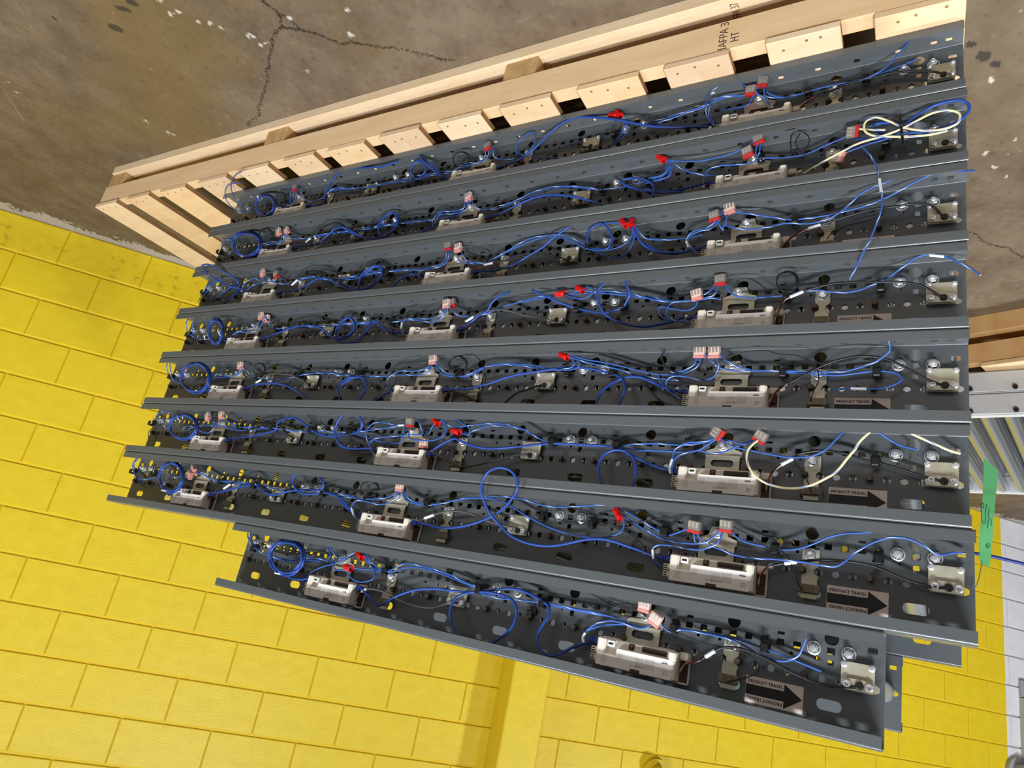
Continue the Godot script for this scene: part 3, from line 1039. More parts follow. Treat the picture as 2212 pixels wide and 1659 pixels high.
	shape.clip = st.commit()
	# lever connector: clear body with steel blades on a red base
	st = new_st()
	add_box(st, Vector3(-0.0085, -0.0068, -0.0042), Vector3(0.0085, 0.0078, 0.0042), 0.0012)
	shape.lever_body = st.commit()
	st = new_st()
	add_box(st, Vector3(-0.0088, 0.0060, -0.0046), Vector3(0.0088, 0.0108, 0.0046), 0.0008)
	shape.lever_base = st.commit()
	st = new_st()
	for k in 3: add_box(st, Vector3(-0.0068 + k * 0.0052, -0.0050, 0.0040), Vector3(-0.0036 + k * 0.0052, 0.0030, 0.0047), 0.0002)
	shape.lever_blades = st.commit()
	# wire nut
	st = new_st()
	add_lathe(st, PackedVector2Array([Vector2(0.0, 0.0), Vector2(0.0034, 0.0), Vector2(0.0040, 0.0012), Vector2(0.0046, 0.0120), Vector2(0.0064, 0.0150), Vector2(0.0070, 0.0225), Vector2(0.0058, 0.0225), Vector2(0.0050, 0.0160)]), 18, Vector3.ZERO, Vector3.RIGHT)
	for k in 8:
		var a := TAU * k / 8.0
		var c := Vector3(0.0, cos(a), sin(a))
		add_box(st, c * 0.0052 + Vector3(0.0015, -0.0006, -0.0006), c * 0.0052 + Vector3(0.012, 0.0006, 0.0006), 0.0003)
	shape.wire_nut = st.commit()
	# arrow label
	st = new_st()
	add_box(st, Vector3(-0.0443, -0.0202, 0), Vector3(0.0443, 0.0202, 0.0004))
	shape.arrow_sheet = st.commit()
	st = new_st()
	poly_plate(PackedVector2Array([Vector2(0.0438, -0.0078), Vector2(-0.0155, -0.0078), Vector2(-0.0155, -0.0185), Vector2(-0.0432, 0.0), Vector2(-0.0155, 0.0185), Vector2(-0.0155, 0.0078), Vector2(0.0438, 0.0078)]), [], 0.0004, 0.0007, st)
	shape.arrow = st.commit()
	shape.arrow_text = text_mesh("PRODUCT TRAVEL", 0.0066, 600)

# ---------------------------------------------------------------- conveyor beds
func make_controller(parent: Node3D, n: float, plugs: int) -> void:
	var c := Node3D.new()
	c.name = "controller"
	parent.add_child(c, true)
	c.position = Vector3(n * INCH, 0.1135, WEB_Z)
	tag(c, "cream plastic motor controller with a printed white label")
	part("base", shape.base, M.cream, c)
	part("housing", shape.housing, M.cream, c)
	part("terminal_board", shape.recess, M.board_brown, c)
	part("mounting_plate", shape.mount, M.zinc, c).set_meta("label", "slotted zinc plated mounting plate")
	part("nut", shape.nut, M.steel, c, Vector3(0.002, -0.0755, 0.002))
	part("usb_port", shape.port, M.port, c, Vector3(0.0465, -0.0155, 0))
	part("port_slot", shape.port_slot, M.dark_plastic, c, Vector3(0.0465, -0.0155, 0))
	part("rotary_dial", shape.dial, M.dark_plastic, c, Vector3(0.010, -0.0165, 0))
	part("dial_mark", shape.dial_mark, M.lead_orange, c, Vector3(0.010, -0.0165, 0))
	part("terminal_strip", shape.strip, M.dark_plastic, c, Vector3(-0.032, -0.0165, 0))
	part("terminal_pins", shape.strip_pins, M.board_brown, c, Vector3(-0.032, -0.0165, 0))
	part("notch", shape.notch, M.board_brown, c, Vector3(-0.004, 0, 0))
	part("print_label", shape.print_sheet, M.controller_label, c)
	part("model_number", shape.model_text, M.ink, c, Vector3(-0.008, 0.0135, 0.0362))
	part("ce_mark", shape.ce_text, M.ink, c, Vector3(-0.058, 0.013, 0.0362))
	for k in 2:
		part("terminal_plug", shape.terminal_plug, M.cream, c, Vector3(0.0735, 0.0 + 0.0125 * k, 0.024))
		part("plug_slots", shape.plug_slots, M.dark_plastic, c, Vector3(0.0735, 0.0 + 0.0125 * k, 0.024))
	var p := part("network_plug", shape.net_plug, M.plug, c, Vector3(0.0735, -0.0155, 0.016))
	p.set_meta("label", "blue network plug")
	if plugs > 1:
		p = part("network_plug", shape.net_plug, M.plug, c, Vector3(-0.0735, -0.0165, 0.020))
		p.rotation.z = PI
		p.set_meta("label", "blue network plug")

func make_bed(row: int, short: bool) -> Node3D:
	var o := Node3D.new()
	o.name = numbered("conveyor_bed")
	add_child(o)
	o.position = Vector3(bed_x[row], bed_y[row], 0)
	var length := 1.516 if short else 2.272
	var near := part("side_rail", shape.short_rail if short else shape.rail, M.rail, o)
	near.set_meta("label", "perforated grey steel side channel with turned lips")
	part("side_rail", shape.far_short_rail if short else shape.far_rail, M.rail, o, Vector3(0, 0, FAR_Z))
	var inches := length / INCH
	var at := [1.5]
	var first := 4.5 if short else 5.5
	var z30 := 0
	while z30 * 30.0 < inches:
		for q in ([4.5, 8.5, 12.5, 16.5, 20.5, 24.5, 28.5] if short else [5.5, 9.5, 13.5, 17.5, 21.5, 25.5, 28.5]):
			if q + 30.0 * z30 < inches - 0.9: at.append(q + 30.0 * z30)
		if z30 > 0: at.append(1.5 + 30.0 * z30)
		z30 += 1
	for q in at:
		part("roller", shape.roller, M.roller, o, Vector3(q * INCH, 0.084, (WEB_Z + FAR_Z + 0.06) * 0.5))
		if q + 2.0 < inches - 1.0 and fmod(q, 30.0) < 28.0: part("roller", shape.roller, M.roller, o, Vector3((q + 2.0) * INCH, 0.084, (WEB_Z + FAR_Z + 0.06) * 0.5))  # extra rollers added midway, without axle ends, to keep the interior dark
		if fmod(q, 30.0) != 1.5: part("axle_end", shape.axle, M.axle, o, Vector3(q * INCH, 0.084, WEB_Z))
	for q in [2.0, 4.0, 26.0, 28.0, 56.0, 58.0, 86.0, 88.0]:
		if q < inches - 0.9: part("flange_nut", shape.nut, M.steel, o, Vector3(q * INCH, 0.0400, WEB_Z))
	for q in [27.0, 57.0, 87.0]:
		if q < inches - 0.9:
			var st := new_st()
			add_box(st, Vector3(-0.034, 0.038, FAR_Z + 0.0655), Vector3(0.034, 0.041, WEB_Z - 0.003), 0.0005)
			part("cross_member", st.commit(), M.rail, o, Vector3(q * INCH, 0, 0))
	for z in 3:
		var n0 := 30.0 * z
		if n0 + 2.0 > inches: break
		var pl := part("motor_plate", shape.plate, M.zinc, o, Vector3((n0 + 1.45) * INCH, 0.0712, WEB_Z + 0.0065))
		pl.set_meta("label", "zinc plated motor mounting plate")
		part("tab", shape.plate_tab, M.zinc, pl)
		part("cable_gland", shape.gland, M.black, pl, Vector3(-0.003, 0.0120, 0.0070))
		for s in [-1.0, 1.0]:
			part("screw", shape.screw, M.steel, pl, Vector3(s * 0.019, -0.0165, 0.0025))
			part("socket_screw", shape.socket, M.steel, pl, Vector3(s * 0.0155 - 0.001, 0.0118, 0.0070))
		if n0 + 9.0 > inches: break
		var br := part("sensor_bracket", shape.bracket, M.zinc, o, Vector3((n0 + 9.0) * INCH, 0.0845, WEB_Z))
		part("nut", shape.nut, M.steel, br, Vector3(0, -0.0265, 0.003))
		part("sensor", shape.sensor, M.sensor_body, br)
		part("sensor_eye", shape.sensor_eye, M.sensor_coil, br)
		if n0 + 19.0 > inches: break
		make_controller(o, n0 + 15.15, 1 if z == 0 else 2)
	var lab := part("arrow_label", shape.arrow_sheet, M.foil, o, Vector3(0.1575, 0.1222, WEB_Z + 0.0002))
	lab.set_meta("label", "foil sticker with a black arrow and the words PRODUCT TRAVEL")
	part("arrow", shape.arrow, M.black_ink, lab)
	part("lettering", shape.arrow_text, M.black_ink, lab, Vector3(0.0135, 0.0130, 0.0005))
	var t2 := part("lettering", shape.arrow_text, M.black_ink, lab, Vector3(0.0135, -0.0130, 0.0005))
	t2.rotation.z = PI
	return o

func make_beds() -> void:
	var proto := make_bed(0, false)
	bed.append(proto)
	for r in range(1, 7):
		var b: Node3D = proto.duplicate()
		b.name = numbered("conveyor_bed")
		add_child(b)
		b.position = Vector3(bed_x[r], bed_y[r], 0)
		bed.append(b)
	bed.append(make_bed(7, true))
	var words := ["grey steel roller conveyor bed resting on the pallet, lowest of the stack", "grey steel roller conveyor bed, second of the stack counted from the pallet", "grey steel roller conveyor bed, third of the stack counted from the pallet", "grey steel roller conveyor bed, fourth of the stack counted from the pallet", "grey steel roller conveyor bed, fifth of the stack counted from the pallet", "grey steel roller conveyor bed, sixth of the stack counted from the pallet", "grey steel roller conveyor bed, seventh of the stack, just under the short one", "shorter grey steel roller conveyor bed lying on top of the stack"]
	for r in 8: tag(bed[r], words[r], "conveyor bed", "stacked conveyor beds")

# ---------------------------------------------------------------- wiring
# zones of the photograph in which the runs were read off: origin and enlargement
var ZONES := {"a1": [1400, 1080, 3.0722], "a2": [740, 980, 3.0722], "a3": [220, 940, 4.0963], "b": [500, 1120, 2.6976], "c": [1240, 1300, 3.0722], "d1": [1400, 880, 3.0722], "d2": [740, 860, 3.0722], "d3": [260, 840, 4.0963], "e1": [1400, 690, 3.0722], "e2": [740, 730, 3.0722], "e3": [300, 740, 4.424], "f1": [1400, 500, 3.0722], "f2": [740, 570, 3.0722], "f3": [360, 640, 4.424], "g1": [1400, 320, 3.0722], "g2": [740, 450, 1.7639], "g3": [400, 560, 2.54], "h1": [1400, 160, 1.7639], "h2": [740, 300, 1.7639], "h3": [440, 440, 2.54], "i1": [1400, 40, 1.7639], "i2": [860, 140, 1.9242], "i3": [470, 330, 2.54]}
var ZONE_ROW := {"a": 6, "b": 7, "c": 7, "d": 5, "e": 4, "f": 3, "g": 2, "h": 1, "i": 0}
# kind: name, words, category, material, radius, usual distance from the lip plane in mm
var KINDS := {
	"N": ["network_cable", "thick blue network cable", "cable", "blue", 0.0029, -34],
	"W": ["striped_wire", "blue wire with white stripe", "wire", "blue_white", 0.0018, -45],
	"B": ["blue_wire", "plain blue wire", "wire", "blue_wire", 0.0018, -47],
	"K": ["motor_cable", "black motor cable", "cable", "black_wire", 0.0024, -40],
	"G": ["motor_cable", "grey motor cable", "cable", "grey_wire", 0.0024, -38],
	"k": ["sensor_wire", "thin black sensor wire", "wire", "black_wire", 0.0011, -43],
	"C": ["cream_wire", "cream wire with blue stripe", "wire", "cream_wire", 0.0023, -25]}

func zone_px(zone: String, x: float, y: float) -> Vector2:
	var z: Array = ZONES[zone]
	return Vector2(z[0] + x / z[2], z[1] + y / z[2])

func where(zone: String) -> String:
	var bedname: String = ORD[ZONE_ROW[zone[0]]] + " bed"
	if zone == "c": return "by the arrow-end controller of the top bed"
	if zone == "b": return "by the wall-end controller of the top bed"
	return "%s of the %s" % [{"1": "by the arrow-end controller", "2": "by the middle controller", "3": "by the wall-end controller"}[zone[1]], bedname]

# a run: [kind, points x,y,..., {index: z mm}, [sleeve from index, to index]]
func run_of(zone: String, spec: Array, rank: String) -> void:
	var kind: Array = KINDS[spec[0]]
	var xy: Array = spec[1]
	var keys := {}
	var sleeve := []
	for e in spec.slice(2):
		if e is Dictionary: keys = e
		elif e is Array: sleeve = e
	var n := xy.size() / 2
	var ks := keys.keys()
	ks.sort()
	var pts := []
	for i in n:
		var z: float = kind[5]
		if not ks.is_empty():
			var lo = null
			var hi = null
			for k in ks:
				if k <= i: lo = k
				if k >= i and hi == null: hi = k
			if lo == null: z = keys[hi]
			elif hi == null: z = keys[lo]
			elif lo == hi: z = keys[lo]
			else: z = lerpf(keys[lo], keys[hi], float(i - lo) / (hi - lo))
		var p := zone_px(zone, xy[i * 2], xy[i * 2 + 1])
		pts.append(on_z(p.x, p.y, z * 0.001))
	var label: String = rank + "%s %s" % [kind[1], where(zone)]
	var base: Vector3 = pts[0]
	var o := thing(kind[0], label, kind[2], base, "wiring of the %s bed" % ORD[ZONE_ROW[zone[0]]])
	var rel := []
	for p in pts: rel.append(p - base)
	part("lead" if kind[2] == "wire" else "jacket", tube(catmull(rel, 6), kind[4]), M[kind[3]], o)
	if not sleeve.is_empty():
		part("sleeve", tube(catmull(rel.slice(sleeve[0], sleeve[1] + 1), 6), kind[4] + 0.0011), M.sleeve, o)

func coil(zone: String, kind: String, cx: float, cy: float, rx: float, ry: float, turns: int, z: float, tail: Array, ties: Array) -> void:
	var k: Array = KINDS[kind]
	var pts := []
	var steps := turns * 12
	if tail.size() > 1:
		var want := fposmod(atan2((tail[1] - cy) / ry, (tail[0] - cx) / rx) + 1.9, TAU)
		steps += int(round(want / TAU * 12.0)) - 1
	for i in steps + 1:
		var a := TAU * i / 12.0 - 1.9
		var g := 1.0 - 0.05 * (i / 12) - 0.02 * sin(i * 1.7)
		var p := zone_px(zone, cx + cos(a) * rx * g + 3.0 * sin(i * 0.9), cy + sin(a) * ry * g)
		pts.append(on_z(p.x, p.y, (z + 4.0 * sin(i * 1.3) + 3.0 * (i / 12)) * 0.001))
	for i in range(0, tail.size(), 2):
		var p := zone_px(zone, tail[i], tail[i + 1])
		pts.append(on_z(p.x, p.y, (z - 8.0) * 0.001))
	var words: String = {"N": "tied coil of blue network cable", "k": "small coil of black sensor wire"}[kind]
	var label := "%s %s" % [words, where(zone)]
	var base: Vector3 = pts[0]
	var o := thing("cable_coil" if kind == "N" else "wire_coil", label, "cable" if kind == "N" else "wire", base, "wiring of the %s bed" % ORD[ZONE_ROW[zone[0]]])
	var rel := []
	for p in pts: rel.append(p - base)
	part("jacket", tube(catmull(rel, 5), k[4]), M[k[3]], o)
	for t in ties:
		var p := zone_px(zone, t[0], t[1])
		var c := on_z(p.x, p.y, (z + 1.0) * 0.001) - base
		var st := new_st()
		add_lathe(st, PackedVector2Array([Vector2(0.0078, -0.0018), Vector2(0.0090, -0.0018), Vector2(0.0090, 0.0018), Vector2(0.0078, 0.0018)]), 14, Vector3.ZERO, Vector3(0, 1, 0) if t[2] else Vector3(1, 0, 0))
		add_box(st, Vector3(-0.003, -0.002, 0.007), Vector3(0.003, 0.002, 0.012), 0.0006)
		part("zip_tie", st.commit(), M.tie, o, c)

func side_of(list: Array, c: Array, same: Callable) -> String:
	var others := list.filter(func(o): return o[0] == c[0] and same.call(o) and o != c)
	if others.is_empty(): return ""
	if others.size() == 2 and (others[0][1] < c[1]) != (others[1][1] < c[1]): return ", between the other two"
	return ", nearer the wall" if c[1] < others[0][1] else ", nearer the arrow"

func lever(zone: String, x: float, y: float, turn: float, z: float, pale: bool, side: String) -> void:
	var p := zone_px(zone, x, y)
	var label := "%s%s" % ["dark red lever connector " + where(zone), side]
	if pale: label = "%s%s" % ["pale pink lever connector " + where(zone), side]
	var o := thing("lever_connector", label, "connector", on_z(p.x, p.y, z * 0.001), "lever connectors in the beds")
	o.rotation = Vector3(-0.3, 0.2, -turn)
	o.scale = Vector3.ONE * 1.35
	part("body", shape.lever_body, M.clear_body if pale else M.smoky_body, o)
	part("base", shape.lever_base, M.pink_lever if pale else M.red_lever, o)
	part("blade", shape.lever_blades, M.lever_metal, o)

func wire_nut(zone: String, x: float, y: float, turn: float, z: float, side: String) -> void:
	var p := zone_px(zone, x, y)
	var label := "red twist-on wire nut %s%s" % [where(zone), side]
	var o := thing("wire_nut", label, "wire nut", on_z(p.x, p.y, z * 0.001), "red wire nuts in the beds")
	o.rotation.z = -turn
	o.scale = Vector3.ONE * 1.15
	part("cap", shape.wire_nut, M.red_nut, o)

func clips(zone: String, xy: Array) -> void:
	var r: int = ZONE_ROW[zone[0]]
	for i in range(0, xy.size(), 2):
		var p := zone_px(zone, xy[i], xy[i + 1])
		var w := on_z(p.x, p.y, WEB_Z + 0.008)
		part("cable_clip", shape.clip, M.black, bed[r], Vector3(w.x, w.y, WEB_Z) - bed[r].position).scale = Vector3(1.25, 1.3, 1.25)

func leads(zone: String, xy: Array) -> void:
	# the loose coloured cores between a controller and its motor cable
	var cols := ["lead_orange", "lead_white", "lead_brown", "black_wire"]
	var label := "bundle of thin coloured leads %s" % where(zone)
	var p0 := zone_px(zone, xy[0], xy[1])
	var base := on_z(p0.x, p0.y, -0.042)
	var o := thing("lead_bundle", label, "wire", base, "coloured leads of the controllers")
	for k in 4:
		var pts := []
		for i in range(0, xy.size(), 2):
			var q := zone_px(zone, xy[i], xy[i + 1])
			var a := k * 1.57 + i * 0.9
			var spread: float = 0.0032 if i == 0 else 0.0017
			pts.append(on_z(q.x, q.y, -0.042 + 0.006 * i / xy.size()) - base + Vector3(0, cos(a), sin(a)) * spread)
		part("lead", tube(catmull(pts, 5), 0.0009, 5), M[cols[k]], o)

func make_tag() -> void:
	# strip of green tape hanging by a thin wire from the end of the seventh bed
	var line := [[2127, 1226, -50], [2129, 1190, -49], [2131, 1150, -46], [2134, 1110, -44], [2137, 1070, -44], [2140, 1030, -47], [2141, 1003, -50]]
	var half := [9.0, 13.5, 13.8, 13.8, 14.2, 15.5, 16.0]
	var lift := [0.0, 0.0, 0.0, 0.0, 0.0, 0.0, 0.0]
	var L := []
	var R := []
	for i in line.size():
		var z: float = line[i][2] * 0.001
		L.append(on_z(line[i][0] - half[i] * 1.0, line[i][1] + (0.0 if i < 6 else -14.0) + (-10.0 if i == 0 else 0.0), z))
		R.append(on_z(line[i][0] + half[i] * 1.0, line[i][1] + (0.0 if i < 6 else 14.0), z - 0.004))
	var base: Vector3 = L[0]
	var o := thing("tape_tag", "strip of green tape hanging from the end of the seventh bed", "tape tag", base)
	var st := new_st()
	for i in line.size() - 1:
		var n: Vector3 = (R[i] - L[i]).cross(L[i + 1] - L[i]).normalized()
		if n.z < 0: n = -n
		var b := n * -0.0005
		quad(st, L[i] - base, R[i] - base, R[i + 1] - base, L[i + 1] - base, n)
		quad(st, L[i] - base + b, R[i] - base + b, R[i + 1] - base + b, L[i + 1] - base + b, -n)
		quad(st, L[i] - base, L[i + 1] - base, L[i + 1] - base + b, L[i] - base + b, Vector3.RIGHT)
		quad(st, R[i] - base, R[i + 1] - base, R[i + 1] - base + b, R[i] - base + b, Vector3.LEFT)
	part("tape", st.commit(), M.tape, o)
	for s in [[[2118, 1090], [2121, 1086], [2125, 1089], [2125, 1095], [2121, 1098], [2118, 1094], [2118, 1090]], [[2119, 1100], [2121, 1120], [2124, 1132]], [[2131, 1088], [2129, 1110], [2128, 1132]], [[2137, 1097], [2135, 1115], [2137, 1120], [2141, 1124], [2141, 1136]], [[2135, 1122], [2133, 1142]], [[2129, 1180], [2132, 1175], [2137, 1176], [2136, 1182], [2131, 1183], [2134, 1178]]]:
		var pts := []
		for q in s:
			# height on the strip by interpolation of its line
			var k := 0
			while k < line.size() - 2 and line[k + 1][1] > q[1]: k += 1
			var f: float = (line[k][1] - q[1]) / float(line[k][1] - line[k + 1][1])
			var z := lerpf(line[k][2], line[k + 1][2], f) * 0.001
			var across: float = (q[0] - (lerpf(line[k][0], line[k + 1][0], f) - 14.0)) / 28.0
			pts.append(on_z(q[0], q[1], z - 0.004 * across + 0.0002) - base)
		part("pen_stroke", tube(catmull(pts, 4), 0.0004, 5), M.black_ink, o)
	var hang := []
	for q in [[2099, 1273, -58], [2108, 1266, -50], [2114, 1250, -48], [2118, 1232, -48], [2122, 1216, -47.5]]: hang.append(on_z(q[0], q[1], q[2] * 0.001) - base)
	part("hanging_wire", tube(catmull(hang, 5), 0.0006, 5), M.grey_wire, o)
	# dark blue cable sticking out behind the tape
	var pts := []
	for q in [[2070, 1188, -75], [2105, 1195, -75], [2140, 1201, -75], [2175, 1209, -75], [2225, 1221, -75]]: pts.append(on_z(q[0], q[1], q[2] * 0.001))
	var b0: Vector3 = pts[0]
	for i in pts.size(): pts[i] -= b0
	var c := thing("network_cable", "dark blue cable sticking out past the green tape", "cable", b0)
	part("jacket", tube(catmull(pts, 5), 0.0026), M.plug, c)

func black_tie(zone: String, x: float, y: float, z: float) -> void:
	var p := zone_px(zone, x, y)
	var o := thing("cable_tie", "black cable tie round the looped cream and blue wires", "cable tie", on_z(p.x, p.y, z * 0.001))
	o.rotation.z = 0.1
	var st := new_st()
	for e in [[-0.0135, 0.0], [0.0135, 0.0]]: add_box(st, Vector3(-0.0022, -0.021, e[0] - 0.0006), Vector3(0.0022, 0.021, e[0] + 0.0006), 0.0004)
	for e in [-0.021, 0.021]: add_box(st, Vector3(-0.0022, e - 0.0006, -0.0135), Vector3(0.0022, e + 0.0006, 0.0135), 0.0004)
	part("strap", st.commit(), M.black, o)
	st = new_st()
	add_box(st, Vector3(-0.0035, -0.004, 0.0135), Vector3(0.0035, 0.003, 0.018), 0.0008)
	part("lock", st.commit(), M.black, o)

func make_wiring() -> void:
	black_tie("h1", 965, 214, -21)
	mat("smoky_body", Color(0.50, 0.45, 0.43), 0.2)
	mat("pink_lever", Color(0.80, 0.52, 0.48), 0.35)
	mat("lever_metal", Color(0.80, 0.77, 0.72), 0.3, 0.7)
	for zone in RUNS:
		var by := {}
		for spec in RUNS[zone]:
			var d := 0.0
			for i in range(2, spec[1].size(), 2): d += Vector2(spec[1][i] - spec[1][i - 2], spec[1][i + 1] - spec[1][i - 1]).length()
			if not by.has(KINDS[spec[0]][1]): by[KINDS[spec[0]][1]] = []
			by[KINDS[spec[0]][1]].append(d)
		for k in by:
			by[k].sort()
			by[k].reverse()
		for spec in RUNS[zone]:
			var d := 0.0
			for i in range(2, spec[1].size(), 2): d += Vector2(spec[1][i] - spec[1][i - 2], spec[1][i + 1] - spec[1][i - 1]).length()
			var all: Array = by[KINDS[spec[0]][1]]
			var at: int = all.find(d)
			var rank := ""
			if all.size() == 2: rank = ["longer ", "shorter "][at]
			elif all.size() > 2: rank = "shortest " if at == all.size() - 1 else ["longest ", "second longest ", "third longest ", "fourth longest ", "fifth longest ", "sixth longest ", "seventh longest "][at]
			run_of(zone, spec, rank)
	for c in COILS: coil(c[0], c[1], c[2], c[3], c[4], c[5], c[6], c[7], c[8], c[9])
	for c in LEVERS: lever(c[0], c[1], c[2], c[3], c[4], c[5], side_of(LEVERS, c, func(o): return o[5] == c[5]))
	for c in NUTS: wire_nut(c[0], c[1], c[2], c[3], c[4], side_of(NUTS, c, func(o): return true))
	for z in CLIPS: clips(z, CLIPS[z])
	for z in LEADS: leads(z, LEADS[z])

